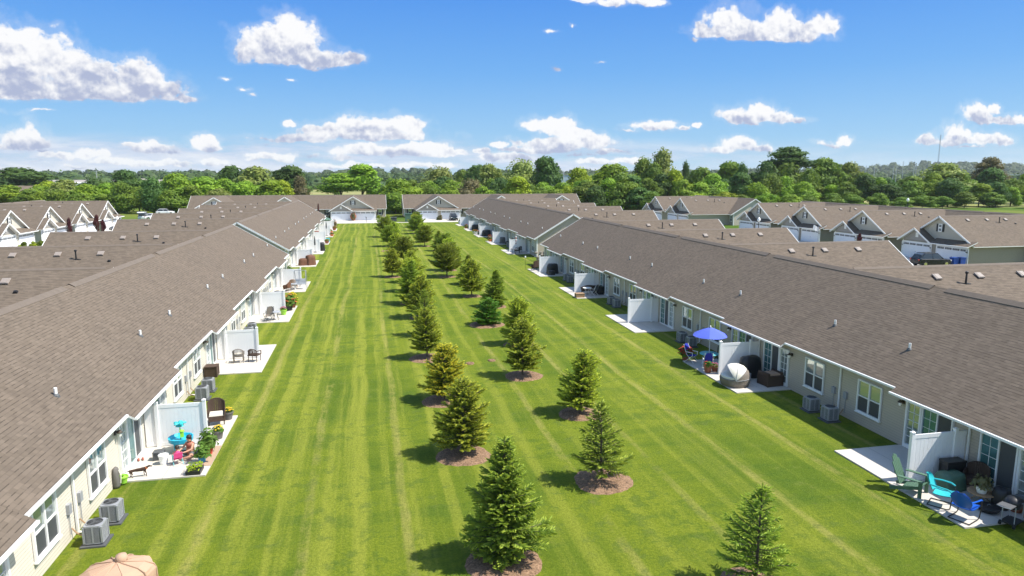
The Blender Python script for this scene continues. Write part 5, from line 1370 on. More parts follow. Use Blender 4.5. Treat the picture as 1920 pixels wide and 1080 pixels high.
kettle_grill(20.0, 16.85, R(20), 'black barbecue grill with side shelves on the nearest right patio')
def propane(x, y, label):
    t = thing('propane_tank', label, 'gas tank', (x, y, PZ)); b = MB(); b.lathe([(.13, 0), (.155, .06), (.155, .30), (.11, .38), (.04, .40)], 16, (0, 0, 0), 0); b.build('tank', ['white'], t, smooth=True); c = MB(); c.lathe([(.09, .38), (.09, .46), (.08, .46), (.08, .38)], 12, (0, 0, 0), 0); c.build('collar', ['white'], t)
propane(20.45, 16.55, 'white propane tank under the black barbecue grill'); 
def jug(x, y, label): 
    t = thing('water_jug', label, 'jug', (x, y, PZ)); b = MB(); b.lathe([(.12, 0), (.13, .05), (.13, .26), (.05, .34), (.04, .38)], 14, (0, 0, 0), 0); b.build('body', ['white'], t, smooth=True); c = MB(); c.lathe([(.045, .38), (.045, .41), (.01, .42)], 10, (0, 0, 0), 0); c.build('cap', ['bluepot'], t)
jug(20.15, 16.30, 'translucent white jug beside the propane tank')
def bench(x, y, rz, label, w=1.5, d=.5, h=.75):
    t = thing('potting_bench', label, 'bench', (x, y, PZ), rz)
    s = MB()
    for k in range(4): s.box((0, -d/2+d*(k+.5)/4, h), (w, d/4-.012, .03), mi=0)
    s.build('top', ['wood'], t)
    for sx in (-1, 1):
        for sy in (-1, 1): l = MB(); l.box((sx*(w/2-.06), sy*(d/2-.05), h/2), (.06, .06, h), mi=0); l.build('leg', ['wood'], t)
    s = MB(); s.box((0, 0, .25), (w-.1, d-.06, .025), mi=0); s.build('shelf', ['wood'], t)
bench(21.0, 16.4, R(90), 'wooden potting bench by the sliding door of the nearest right patio')
flowers_pot(20.95, 17.55, 'terra', None, 'brown clay pot by the sliding door of the nearest right patio', .34, .24, .15, .2, leaf='f_olive', leaves=40)
box_thing('brick_planter', 'small red-brown brick-like box on the potting bench', 'planter', 21.0, 16.75, PZ+.78, (.32, .45, .34), 'terra')
covered(20.7, 17.9, .5, .5, .7, 'black', 'black bag slumped beside the nearest right sliding door', .3, .2, 9, 'garbage_bag', 'bag')

# ---- right, second patio
def daybed(x, y, rz, label):
    t = thing('round_daybed', label, 'daybed', (x, y, PZ), rz); r = .78
    b = MB(); b.lathe([(r*.90, 0), (r*1.0, .18), (r*1.02, .40), (r*.95, .44)], 30, (0, 0, 0), 0); b.build('base', ['wickergr'], t)
    c = MB(); c.lathe([(r*.93, .44), (r*.93, .52), (r*.86, .56), (.02, .57)], 30, (0, 0, 0), 0); c.build('mattress', ['cream'], t)
    # folding canopy: three overlapping quarter-sphere gores
    g = MB(); n, K = 18, 9; vs = []
    for k in range(K+1):
        el = R(4+118*k/K)
        for i in range(n+1):
            a = math.pi*i/n; e = .97+.012*math.cos(k*math.pi)
            vs.append((r*1.04*math.cos(a)*e, r*1.04*math.sin(a)*math.cos(el)*e, .40+r*1.0*math.sin(a)*math.sin(el)*e))
    fs = [(k*(n+1)+i, k*(n+1)+i+1, (k+1)*(n+1)+i+1, (k+1)*(n+1)+i) for k in range(K) for i in range(n)]
    g.add(vs[: (4)*(n+1)], fs[:3*n], 1); g.add(vs, fs[3*n:], 0)
    o = g.build('canopy', ['cream', 'wickergr'], t, smooth=True)
    f = MB()
    for k in (0, 3, 6, 9):
        f.path([Vector(vs[k*(n+1)+i])*1.004 for i in range(n+1)], .012, 5, 0)
    f.build('canopy_hoops', ['galv'], t)
daybed(18.98, 32.35, R(-115), 'round wicker daybed with a folded white canopy on the second right patio')
t = box_thing('wicker_ottoman', 'square brown wicker armchair base beside the round daybed', 'armchair', 20.85, 31.95, PZ, (.95, .85, .58), 'wicker', rz=.1)
b = MB(); b.box((0, 0, .61), (.8, .7, .10), mi=0, top=.92); b.build('cushion', ['tan'], t)
for sx in (-1, 1): b = MB(); b.box((sx*.42, 0, .66), (.12, .85, .14), mi=0); b.build('armrest', ['wicker'], t)
covered(20.5, 33.45, 1.25, .62, 1.2, 'black', 'tall black covered grill against the second right fence', .1, .1, 11)
box_thing('side_box', 'low grey box between the daybed and the black covered grill', 'box', 19.9, 33.0, PZ, (.5, .5, .42), 'grey')
umbrella(19.45, 36.15, 'periw', 'periwinkle blue patio umbrella open behind the second right fence', 2.28, 1.05, .46, 6)
round_table(19.45, 36.15, 'tealc', 'white-legged round table under the periwinkle umbrella', .55, .70)
folding_chair(18.95, 35.35, R(160), 'bluecloth', 'white', 'blue folding chair with white arms, nearest one at the umbrella table')
folding_chair(18.75, 36.95, R(30), 'bluecloth', 'white', 'blue folding chair on the lawn side of the umbrella table')
folding_chair(20.35, 36.0, R(-80), 'bluecloth', 'white', 'blue folding chair on the wall side of the umbrella table')
flowers_pot(18.66, 34.75, 'terra', 'redf', 'terracotta pot with sparse flowers beside the second right fence post', .40, .24, .28, .30, blooms=8)
flowers_pot(18.6, 37.45, 'terra', 'redf', 'bushy pot of red flowers at the corner of the umbrella patio', .34, .26, .50, .48, leaves=200, blooms=60)
flowers_pot(19.15, 34.85, 'terra', 'pinkf', 'small pot of pink flowers against the second right fence', .3, .2, .2, .22)
covered(21.0, 37.2, .7, .7, .9, 'black', 'black covered stack by the wall behind the umbrella table', .2, .2, 12, 'covered_furniture', 'covered furniture')
# ---- right, fourth patio
round_table(19.75, 60.5, 'white', 'white round table on the fourth right patio', .42, .70)
folding_chair(20.35, 60.25, R(-150), 'dgrey', 'white', 'white-framed chair with dark cloth at the white table')
armchair(20.1, 61.3, R(180), 'wicker', 'dark wicker chair with its back to the fourth right fence', .85, 1.3)
box_thing('deck_box', 'dark storage box by the wall on the fourth right patio', 'storage box', 21.05, 61.0, PZ, (.7, 1.0, .75), 'black')
box_thing('wooden_crate', 'pale weathered wooden box at the lawn edge of the fourth right patio', 'crate', 18.75, 59.65, 0, (.75, .55, .42), 'wood')
# ---- right, fifth patio
covered(20.3, 75.0, 1.3, .65, 1.15, 'black', 'black covered grill before the fifth right fence', .05, .12, 14)
covered(19.9, 74.0, .8, .7, .5, 'black', 'low black cover on the ground before the fifth right fence', .05, .12, 15, 'covered_furniture', 'covered furniture')
armchair(19.05, 78.2, R(205), 'wicker', 'large black wicker chair behind the fifth right fence', 1.15, .85)
armchair(19.6, 79.1, R(185), 'wicker', 'second black wicker chair behind the fifth right fence', .9, .8)
def stake(x, y, label):
    t = thing('garden_lamp', label, 'garden lamp', (x, y, 0)); s = MB(); s.tube((0, 0, 0), (0, 0, 1.45), .015, n=6); s.build('stake', ['black'], t); s = MB(); s.lathe([(.07, 1.42), (.10, 1.50), (.08, 1.62), (.02, 1.66)], 12, (0, 0, 0), 0); s.build('lamp', ['lampwhite'], t)
stake(18.0, 79.0, 'white globe garden lamp on a thin stake by the fifth right patio')
def rocks():
    t = thing('stone_ornament', 'pale mosaic stone wall ornament in the gap between the right rows', 'ornament', (22.0, 87.0, 0)); rg = random.Random(8); b = MB()
    for i in range(16): b.ell((rg.uniform(-.8, .8), rg.uniform(-.2, .2), .2+.3*(i//4)), (.22, .14, .17), 8, 6, rg=rg, jit=.15)
    b.build('stones', ['stone'], t)
rocks()
# ---- right, farther row
for k, y in enumerate((95.6, 96.6)):
    armchair(20.6+.5*k, y, R(180+40*k), 'black', f'dark round wire chair at the first fence of the farther right row, {"nearer" if k == 0 else "farther"} one', .95, .75, None, open_=True)
round_table(20.0, 95.2, 'dgrey', 'dark round table by the wire chairs of the farther right row', .5, .7, 'black')
def windsock():
    t = thing('windsock', 'red and white striped windsock hanging at the first fence of the farther right row', 'windsock', (20.9, 98.05, 0)); 
    for k in range(7): b = MB(); b.tube((0, 0, 2.35-.2*k), (0, 0, 2.15-.2*k), .12-.005*k, n=10); b.build('band', ['rust' if k % 2 else 'white'], t)
    b = MB(); b.path([(0, 0, 2.35), (0, 0, 2.5), (1.2, 0, 2.45)], .01, 5); b.build('hanger', ['black'], t)
windsock()
box_thing('small_bin', 'grey bin behind the first fence of the farther right row', 'bin', 20.5, 99.5, PZ, (.5, .5, .55), 'dgrey')
covered(21.3, 110.4, .9, .9, 1.05, 'dgrey', 'grey round covered grill before the second fence of the farther right row', 0, .2, 21)
covered(22.0, 109.4, .9, .7, .4, 'black', 'low black cover beside the round covered grill', 0, .2, 22, 'covered_furniture', 'covered furniture')
flowers_pot(19.9, 114.2, 'orange', 'pinkf', 'orange pot of pink flowers by the second fence of the farther right row', .45, .3, .4, .4)
flowers_pot(20.0, 115.4, 'orange', 'redf', 'dark red potted flowers by the second fence of the farther right row', .45, .3, .6, .4)
covered(21.0, 124.6, 1.6, .9, 1.15, 'black', 'black covered grill before the third fence of the farther right row', 0, .2, 23)
round_table(20.2, 127.6, 'rust', 'dark table behind the third fence of the farther right row', .5, .7, 'black')
flowers_pot(19.8, 129.4, 'white', 'redf', 'white pot of red flowers behind the third fence of the farther right row', .45, .32, .4, .42)
flowers_pot(19.6, 131.0, 'white', 'yellowf', 'white pot of yellow flowers in the farther right row', .4, .3, .3, .35)
def lattice():
    t = thing('lattice_screen', 'small white lattice screen in the farther right row', 'screen', (21.4, 132.0, 0)); f = MB()
    for x in (-.7, .7): f.box((x, 0, .95), (.09, .09, 1.9), mi=0)
    f.box((0, 0, 1.86), (1.4, .07, .08), mi=0); f.box((0, 0, .35), (1.4, .07, .08), mi=0); f.build('frame', ['white'], t)
    l = MB()
    for k in range(-6, 7):
        l.box((k*.11, 0, 1.1), (.025, .02, 1.5), mi=0); l.box((0, .012, 1.1+k*.11), (1.4, .02, .025), mi=0)
    l.build('lattice', ['white'], t)
lattice()
covered(21.2, 139.0, 1.6, .9, 1.1, 'black', 'black covered furniture before the fourth fence of the farther right row', 0, .2, 25, 'covered_furniture', 'covered furniture')
flowers_pot(19.8, 143.5, 'terra', 'redf', 'clay pot of red flowers behind the fourth fence of the farther right row', .45, .32, .5, .42)
flowers_pot(20.3, 157.5, 'white', None, 'white urn with a shrub at the end of the farther right row', .6, .35, .7, .4, leaf='f_dark')

# ------------------------------------------------------------------ vehicles and driveway things
def car(x, y, rz, paint, label, cat='car', L=4.6, W=1.85, H=1.65, suv=True, hatch=False):
    t = thing('parked_car', label, cat, (x, y, .04), rz, 'cars parked by the garages')
    def loft(secs, mi, mb, closed=True):
        n = len(secs[0]); vs = [p for s_ in secs for p in s_]; fs = [(k*n+i, k*n+(i+1) % n, (k+1)*n+(i+1) % n, (k+1)*n+i) for k in range(len(secs)-1) for i in range(n)]
        fs += [tuple(range(n-1, -1, -1)), tuple(range((len(secs)-1)*n, len(secs)*n))]; mb.add(vs, fs, mi)
    b = MB()   # body: sections along x (front at +x)
    S = []
    for fx, zb, zt, ww in ((-.5, .42, .86, .80), (-.485, .30, .98, .92), (-.42, .24, 1.03, .98), (-.2, .22, 1.02, 1.0), (.1, .22, 1.0, 1.0), (.27, .22, .98, 1.0), (.40, .24, .90, .97), (.475, .30, .78, .90), (.5, .40, .64, .80)):
        w2 = W/2*ww; S.append([(fx*L, -w2, zb+.12), (fx*L, -w2*.98, zt-.14), (fx*L, -w2*.86, zt), (fx*L, w2*.86, zt), (fx*L, w2*.98, zt-.14), (fx*L, w2, zb+.12), (fx*L, w2*.9, zb), (fx*L, -w2*.9, zb)])
    loft(S, 0, b); body = b.build('body', [paint], t, smooth=False)
    md = body.modifiers.new('bevel', 'BEVEL'); md.width = .05; md.segments = 2
    c = MB(); xs = ((-.47, 1.0, .80), (-.40, H*.90, .74), (-.30, H, .73), (.02, H, .74), (.10, H*.96, .75), (.24, 1.0, .84))
    S = []
    for fx, zt, ww in xs: w2 = W/2; S.append([(fx*L, -w2*.90, .94), (fx*L, -w2*ww, max(.95, zt-.05)), (fx*L, -w2*ww*.92, zt), (fx*L, w2*ww*.92, zt), (fx*L, w2*ww, max(.95, zt-.05)), (fx*L, w2*.90, .94)])
    loft(S, 0, c); c.build('windows', ['carglass'], t)
    r = MB(); r.box((-.14*L, 0, H-.0), (.34*L, W*.70, .05), mi=0, top=.94)
    for s in (-1, 1):
        r.tube((.235*L, s*W*.43, .98), (.07*L, s*W*.345, H-.03), .035, n=6); r.tube((-.46*L, s*W*.41, .98), (-.31*L, s*W*.345, H-.02), .05, n=6); r.tube((-.08*L, s*W*.452, .98), (-.10*L, s*W*.36, H-.02), .03, n=6); r.tube((-.31*L, s*W*.345, H-.02), (.07*L, s*W*.345, H-.03), .035, n=6)
    r.build('roof', [paint], t)
    for s in (-1, 1):
        h = MB(); h.box((.475*L, s*W*.36, .74), (.10, .32, .14), mi=0); h.build('headlight', ['lampwhite'], t); h = MB(); h.box((-.49*L, s*W*.38, .86), (.08, .22, .18), mi=0); h.build('tail_light', ['redpot'], t)
        q = MB(); q.box((.17*L, s*(W/2+.08), 1.02), (.12, .16, .12), mi=0); q.build('mirror', [paint], t)
        for fx in (-.31, .32):
            w = MB(); w.tube((fx*L, s*(W/2-.22), .34), (fx*L, s*(W/2+.01), .34), .34, n=18, mi=0); wh_ = w.build('wheel', ['tyre'], t); k = MB(); k.tube((fx*L, s*(W/2+.0), .34), (fx*L, s*(W/2+.025), .34), .21, n=14); k.build('rim', ['chrome'], wh_)
    g = MB(); g.box((.495*L, 0, .66), (.05, W*.44, .22), mi=0); g.box((.50*L, 0, .42), (.05, W*.6, .12), mi=1); g.build('grille', ['chrome', 'black'], t)
    if hatch: q = MB(); q.box((-.60*L, 0, H+.05), (.9, W*.8, .06), mi=0, rot=Matrix.Rotation(R(-12), 3, 'Y')); q.build('tailgate', [paint], t)
    return t
car(20.4, 170.6, R(-90), 'carblack', 'dark car with a chrome grille on the driveway of the right cross row')
g = on_ground(1744, 499); car(g.x, g.y, R(-4), 'carblack', 'black crossover beside the blue bin at the far right garages', L=4.5)
g = on_ground(270, 412); car(g.x, g.y, R(95), 'carwhite', 'white van with its tailgate open below the left trees', 'van', 4.9, 1.95, 1.9, hatch=True)
g = on_ground(292, 411); car(g.x, g.y-1, R(20), 'carwhite', 'white sedan beside the van with the open tailgate', L=4.6, H=1.45)
g = on_ground(318, 401); car(g.x, g.y-4, R(5), 'carwhite', 'white car roof showing just above the left roofs', L=4.8, H=1.6)
car(-49.5, 151.5, R(200), 'cargrey', 'grey open-topped jeep on the driveway of the last cream garage', 'jeep', 4.2, 1.8, 1.5)
def bin_(x, y, rz, label):
    t = thing('recycling_bin', label, 'bin', (x, y, .04), rz); b = MB(); b.box((0, 0, .52), (.60, .66, .95), mi=0, rot=None, top=1.12); b.build('body', ['binblue'], t)
    l = MB(); l.box((0, 0, 1.03), (.74, .80, .07), mi=0); l.build('lid', ['binblue'], t)
    for s in (-1, 1): w = MB(); w.tube((s*.26-.03, .3, .12), (s*.26+.03, .3, .12), .12, n=12); w.build('wheel', ['tyre'], t)
    h = MB(); h.tube((-.25, .42, 1.0), (.25, .42, 1.0), .02, n=6); h.build('handle', ['binblue'], t)
g = on_ground(1788, 499); bin_(g.x, g.y, R(-90), 'blue recycling bin before the nearest far right garage')
g = on_ground(1801, 499); bin_(g.x, g.y, R(-90), 'second blue bin touching the first at the far right garage')
# utility boxes in the gap between the cross rows
def util(x, y, dims, m, label):
    t = thing('utility_cabinet', label, 'utility box', (x, y, 0)); b = MB(); b.box((0, 0, dims[2]/2), dims, mi=0); b.build('cabinet', [m], t); l = MB(); l.box((0, -.03, dims[2]+.04), (dims[0]+.1, dims[1]+.15, .08), mi=0); l.build('lid', [m], t)
util(5.7, 170.0, (1.4, 1.0, .9), 'dgrey', 'low grey utility box in the gap between the cross rows')
util(9.2, 168.4, (1.7, 1.2, 1.9), 'greenp', 'tall dark green utility cabinet in the gap between the cross rows')
def mailbox_post(x, y, label, h=1.1):
    t = thing('mailbox', label, 'mailbox', (x, y, 0)); p = MB(); p.box((0, 0, h/2), (.1, .1, h), mi=0); p.build('post', ['black'], t); b = MB(); b.box((0, 0, h+.1), (.2, .45, .2), mi=0); b.build('box', ['black'], t)
mailbox_post(-.9, 166.6, 'small black mailbox post at the left cross row driveway')
mailbox_post(24.9, 167.4, 'small black mailbox post at the right cross row driveway')
t = thing('planter_urn', 'large glazed brown planter jar between the two facing garage doors', 'planter', (-4.05, 174.3, .03)); b = MB(); b.lathe([(.3, 0), (.7, .7), (.8, 1.2), (.5, 1.6), (.55, 1.75)], 18, (0, 0, 0), 0); b.build('jar', ['terra'], t, smooth=True); b = MB(); b.lathe([(.58, 1.72), (.58, 1.8), (.48, 1.8), (.48, 1.72)], 18, (0, 0, 0), 0); b.build('rim', ['terra'], t)
for i, (x, y) in enumerate([(1.4, 173.6), (2.6, 173.4), (11.1, 175)]):
    t = thing('garden_bench', f'pale bench-like garden edging before the cross row, {ordn(i)} one', 'bench', (x, y, 0)); b = MB(); b.box((0, 0, .42), (1.1, .4, .06), mi=0); b.build('seat', ['cream'], t)
    for s in (-1, 1): b = MB(); b.box((s*.45, 0, .2), (.08, .36, .4), mi=0); b.build('leg', ['cream'], t)
def flag(x, y, z, label):
    t = thing('garden_flag', label, 'flag', (x, y, 0)); p = MB(); p.tube((0, 0, 0), (0, 0, z), .03, n=6); p.tube((0, 0, z-.5), (-.9, 0, z), .02, n=6); p.build('pole', ['galv'], t)
    f = MB(); n = 8; vs = []
    for i in range(n+1): u = i/n; vs += [(-.9*u, .08*math.sin(u*7), z-.5+.5*u-.02), (-.9*u-.1, .08*math.sin(u*7+.6)+.04, z-1.15+.4*u)]
    f.add(vs, [(2*i, 2*i+1, 2*i+3, 2*i+2) for i in range(n)], 0); f.build('cloth', ['white'], t)
flag(69.9, 96.6, 3.4, 'white drooping flag between two far right garage fronts')
# ------------------------------------------------------------------ sky, sun, air
def N_len(nt, v):
    n = N(nt, 'ShaderNodeVectorMath', operation='LENGTH'); nt.links.new(v, n.inputs[0]); return n.outputs['Value']
def sky():
    w = bpy.data.worlds.new('World'); SC.world = w; w.use_nodes = True; nt = w.node_tree
    bg = nt.nodes['Background']
    sk = N(nt, 'ShaderNodeTexSky'); sk.sky_type = 'NISHITA'; sk.sun_disc = False
    sk.sun_elevation = R(SUN_EL); sk.sun_rotation = R(90+SUN_AZ); sk.air_density = 1.15; sk.dust_density = .6; sk.ozone_density = 3.0; sk.altitude = 100
    g = N(nt, 'ShaderNodeTexCoord').outputs['Generated']
    s = sep(nt, g)
    yy = math_(nt, 'MAXIMUM', s[1], .02)
    P = N(nt, 'ShaderNodeCombineXYZ'); nt.links.new(math_(nt, 'DIVIDE', s[0], yy), P.inputs[0]); nt.links.new(math_(nt, 'DIVIDE', s[2], yy), P.inputs[1])
    P = P.outputs[0]
    # clouds: each a heap of ellipses (centre, size) given in photo pixels and turned into directions
    C = [
     # big left bank
     [(25, 95, 60, 50), (75, 105, 55, 48), (0, 130, 90, 50), (120, 130, 60, 42), (180, 145, 62, 40), (250, 145, 58, 34), (300, 165, 40, 24), (90, 165, 130, 34), (210, 175, 110, 26), (345, 188, 26, 9), (15, 175, 90, 26), (10, 68, 26, 24), (55, 62, 20, 18)],
     # top middle
     [(540, 68, 50, 36), (500, 88, 56, 36), (570, 82, 34, 30), (550, 105, 60, 28), (610, 112, 44, 22), (650, 113, 30, 14), (545, 52, 22, 18), (590, 128, 60, 9)],
     # top right
     [(1365, 42, 40, 32), (1335, 64, 50, 22), (1400, 62, 50, 24), (1470, 48, 38, 28), (1500, 60, 46, 22), (1545, 52, 28, 20), (1440, 72, 90, 12), (1300, 74, 16, 9)],
     [(1140, 6, 60, 13), (1215, 4, 34, 12), (1090, 0, 36, 7)],
     [(1046, 132, 22, 9), (1126, 118, 11, 5), (1033, 58, 16, 4), (1074, 46, 9, 4)],
     [(428, 145, 18, 6), (455, 165, 20, 6), (545, 148, 12, 4), (472, 178, 10, 6)],
     [(35, 262, 50, 28), (70, 272, 30, 16), (10, 278, 50, 14), (85, 285, 30, 7)],
     [(280, 284, 46, 15), (320, 290, 34, 10), (386, 270, 26, 18), (395, 280, 26, 9), (240, 272, 12, 5)],
     [(560, 264, 90, 10), (620, 248, 44, 20), (660, 240, 44, 22), (712, 240, 50, 20), (760, 234, 34, 22), (690, 255, 110, 14), (545, 232, 14, 9), (500, 270, 50, 6)],
     [(740, 286, 100, 12), (680, 280, 40, 12), (800, 278, 46, 14), (850, 288, 34, 9), (560, 296, 60, 10), (640, 298, 50, 8), (870, 300, 40, 6), (900, 285, 16, 6)],
     [(1040, 236, 44, 18), (1010, 236, 30, 10), (1070, 246, 40, 10), (1060, 268, 90, 11), (1095, 262, 40, 14), (1010, 282, 70, 7), (1150, 285, 40, 6), (1080, 292, 60, 7)],
     [(1225, 240, 50, 10), (1240, 234, 24, 9), (1180, 246, 30, 5), (1307, 234, 7, 5), (1283, 240, 12, 4)],
     [(1380, 224, 34, 22), (1425, 216, 36, 20), (1460, 224, 36, 14), (1495, 224, 24, 8), (1410, 232, 60, 8)],
     [(1390, 274, 36, 15), (1360, 284, 50, 9), (1425, 284, 30, 12), (1310, 292, 40, 4)],
     [(1558, 274, 36, 9), (1585, 266, 14, 12), (1540, 272, 20, 8)],
     [(1835, 212, 26, 17), (1862, 203, 11, 11), (1885, 232, 50, 10), (1850, 226, 34, 10), (1925, 228, 40, 14)],
     [(1795, 258, 34, 24), (1775, 268, 40, 14), (1845, 264, 40, 16), (1880, 268, 24, 10), (1740, 266, 20, 14), (1815, 276, 90, 6), (1910, 285, 50, 6)],
     [(20, 212, 60, 8), (80, 208, 40, 5)],
     [(110, 296, 44, 12), (165, 292, 30, 14), (200, 290, 16, 10), (60, 304, 50, 8)],
     [(215, 302, 50, 10), (270, 306, 50, 9), (140, 314, 70, 7)],
     [(345, 310, 40, 9), (400, 306, 34, 11), (440, 312, 30, 7)],
     [(500, 294, 36, 10), (540, 298, 34, 10), (470, 300, 30, 7)],
     [(620, 314, 60, 7), (700, 312, 60, 8), (770, 312, 50, 8), (840, 312, 40, 8)],
     [(925, 300, 30, 9), (960, 296, 34, 11), (990, 302, 30, 8), (935, 272, 18, 6)],
     [(1120, 304, 50, 7), (1180, 302, 40, 7), (1010, 312, 60, 6)],
    ]
    BASE = [198, 134, 84, 16, 145, 190, 290, 294, 275, 303, 296, 252, 238, 293, 280, 240, 280, 219, 306, 320, 319, 306, 322, 310, 316]
    def uv(u, v):
        d = ray(u, v); return d.x/d.y, d.z/d.y
    # node group: field of the cloud shapes at a point
    gr = bpy.data.node_groups.new('cloud_field', 'ShaderNodeTree')
    gr.interface.new_socket('P', in_out='INPUT', socket_type='NodeSocketVector'); gr.interface.new_socket('D', in_out='OUTPUT', socket_type='NodeSocketFloat'); gr.interface.new_socket('H', in_out='OUTPUT', socket_type='NodeSocketFloat')
    gi = gr.nodes.new('NodeGroupInput'); go = gr.nodes.new('NodeGroupOutput')
    p = gi.outputs[0]
    # warp
    n1 = N(gr, 'ShaderNodeTexNoise', inp={'Scale': 26, 'Detail': 5, 'Roughness': .6}); gr.links.new(p, n1.inputs['Vector'])
    n2 = N(gr, 'ShaderNodeVectorMath', operation='SUBTRACT'); gr.links.new(n1.outputs['Color'], n2.inputs[0]); n2.inputs[1].default_value = (.5, .5, .5)
    n3 = N(gr, 'ShaderNodeVectorMath', operation='MULTIPLY_ADD'); gr.links.new(n2.outputs[0], n3.inputs[0]); n3.inputs[1].default_value = (.030, .022, 0); gr.links.new(p, n3.inputs[2])
    pw = n3.outputs[0]; py_ = sep(gr, pw)[1]; praw = sep(gr, p)[1]
    total = None; HH = None
    for ci, (bl, base) in enumerate(zip(C, BASE)):
        S = None
        for cx, cy, rx, ry in bl:
            a, b = uv(cx, cy); c, _ = uv(cx+rx, cy); _, d = uv(cx, cy-ry)
            irx, iry = 1/(abs(c-a)*1.45), 1/(abs(d-b)*1.42)
            m = N(gr, 'ShaderNodeVectorMath', operation='MULTIPLY_ADD'); gr.links.new(pw, m.inputs[0]); m.inputs[1].default_value = (irx, iry, 0); m.inputs[2].default_value = (-a*irx, -b*iry, 0)
            l = N(gr, 'ShaderNodeVectorMath', operation='LENGTH'); gr.links.new(m.outputs[0], l.inputs[0])
            if S is None: S = l.outputs['Value']
            else: S = math_(gr, 'SMOOTH_MIN', S, l.outputs['Value'], .30)
        D = math_(gr, 'SUBTRACT', .60 if ci in (4, 5, 17) else 1.0, S)
        mx = sum(x[0] for x in bl)/len(bl); _, vb = uv(mx, base+3); _, vt = uv(mx, base-15)
        # flat underside
        mr_ = N(gr, 'ShaderNodeMapRange', inp={'From Min': vb, 'From Max': vt, 'To Min': -.9, 'To Max': .0}); 
        t = math_(gr, 'ADD', math_(gr, 'MULTIPLY', praw, .5), math_(gr, 'MULTIPLY', py_, .5)); gr.links.new(t, mr_.inputs[0])
        D = math_(gr, 'ADD', D, mr_.outputs[0])
        top_ = min(x[1]-x[3] for x in bl); _, vtop = uv(mx, top_); _, vb0 = uv(mx, base)
        hn = math_(gr, 'MULTIPLY_ADD', py_, 1/(vtop-vb0), -vb0/(vtop-vb0))
        if total is None: total, HH = D, hn
        else:
            g_ = math_(gr, 'GREATER_THAN', D, total)
            mxn = N(gr, 'ShaderNodeMix'); mxn.data_type = 'FLOAT'; gr.links.new(g_, mxn.inputs[0]); gr.links.new(HH, mxn.inputs[2]); gr.links.new(hn, mxn.inputs[3]); HH = mxn.outputs[0]
            total = math_(gr, 'MAXIMUM', total, D)
    fb = N(gr, 'ShaderNodeTexNoise', inp={'Scale': 30, 'Detail': 9, 'Roughness': .62, 'Distortion': .2}); gr.links.new(p, fb.inputs['Vector'])
    vo = N(gr, 'ShaderNodeTexVoronoi', inp={'Scale': 34, 'Detail': 3, 'Roughness': .6}); vo.feature = 'SMOOTH_F1'; vo.inputs['Smoothness'].default_value = .35; gr.links.new(pw, vo.inputs['Vector'])
    tot = math_(gr, 'ADD', total, math_(gr, 'MULTIPLY', math_(gr, 'SUBTRACT', fb.outputs['Fac'], .5), 1.15))
    tot = math_(gr, 'ADD', tot, math_(gr, 'MULTIPLY', math_(gr, 'SUBTRACT', .42, vo.outputs['Distance']), .38))
    gr.links.new(tot, go.inputs[0]); gr.links.new(HH, go.inputs[1])
    fg = nt.nodes.new('ShaderNodeGroup'); fg.node_tree = gr; nt.links.new(P, fg.inputs[0]); D0, H0 = fg.outputs[0], fg.outputs[1]
    def off(dx, dy):
        n = N(nt, 'ShaderNodeVectorMath', operation='ADD'); nt.links.new(P, n.inputs[0]); n.inputs[1].default_value = (dx, dy, 0); return n.outputs[0]
    def puff(pt, sc, det=5):
        v = N(nt, 'ShaderNodeTexVoronoi', inp={'Scale': sc, 'Detail': det, 'Roughness': .55}); v.feature = 'SMOOTH_F1'; v.inputs['Smoothness'].default_value = .5
        w = N(nt, 'ShaderNodeTexNoise', inp={'Scale': sc*.8, 'Detail': 3, 'Roughness': .5}); nt.links.new(pt, w.inputs['Vector'])
        a = N(nt, 'ShaderNodeVectorMath', operation='MULTIPLY_ADD'); nt.links.new(w.outputs['Color'], a.inputs[0]); a.inputs[1].default_value = (.5/sc, .5/sc, 0); nt.links.new(pt, a.inputs[2])
        nt.links.new(a.outputs[0], v.inputs['Vector']); return v.outputs['Distance']
    # billows: brighter on the side turned to the sun, greyer towards the flat base
    big_ = math_(nt, 'SUBTRACT', puff(off(.004, .008), 24), puff(P, 24))
    small_ = math_(nt, 'SUBTRACT', puff(off(.0018, .0035), 62, 3), puff(P, 62, 3))
    nb_ = noise_(nt, 16, 4, .6, P)
    lit = math_(nt, 'ADD', math_(nt, 'MULTIPLY', H0, 1.45), math_(nt, 'MULTIPLY', math_(nt, 'SUBTRACT', nb_, .5), .75))
    lit = math_(nt, 'ADD', lit, math_(nt, 'ADD', math_(nt, 'MULTIPLY', big_, 1.15), math_(nt, 'MULTIPLY', small_, .35)))
    lit = math_(nt, 'ADD', lit, math_(nt, 'MULTIPLY', math_(nt, 'SUBTRACT', .35, D0), .45))
    lit = ramp(nt, lit, -.02, .95)
    ccol = mixc(nt, lit, (2.75, 3.1, 4.3), (6.2, 6.2, 6.3))
    al = math_(nt, 'MAXIMUM', ramp(nt, D0, -.10, .20), math_(nt, 'MULTIPLY', ramp(nt, D0, -.45, .0), .16))
    # thin streaky haze cloud low on the horizon
    mp = N(nt, 'ShaderNodeMapping'); mp.inputs['Scale'].default_value = (5, 34, 1); nt.links.new(P, mp.inputs[0])
    lo = noise_(nt, 1.0, 6, .62, mp.outputs[0], .3)
    vv = sep(nt, P)[1]
    band = math_(nt, 'MULTIPLY', ramp(nt, vv, -.012, .008), math_(nt, 'SUBTRACT', 1, ramp(nt, vv, .030, .060)))
    lefty = math_(nt, 'SUBTRACT', 1, math_(nt, 'MULTIPLY', ramp(nt, sep(nt, P)[0], .25, .75), .75))
    al2 = math_(nt, 'MULTIPLY', math_(nt, 'MULTIPLY', ramp(nt, lo, .36, .56), .95), math_(nt, 'MULTIPLY', band, lefty))
    col = sk.outputs[0]
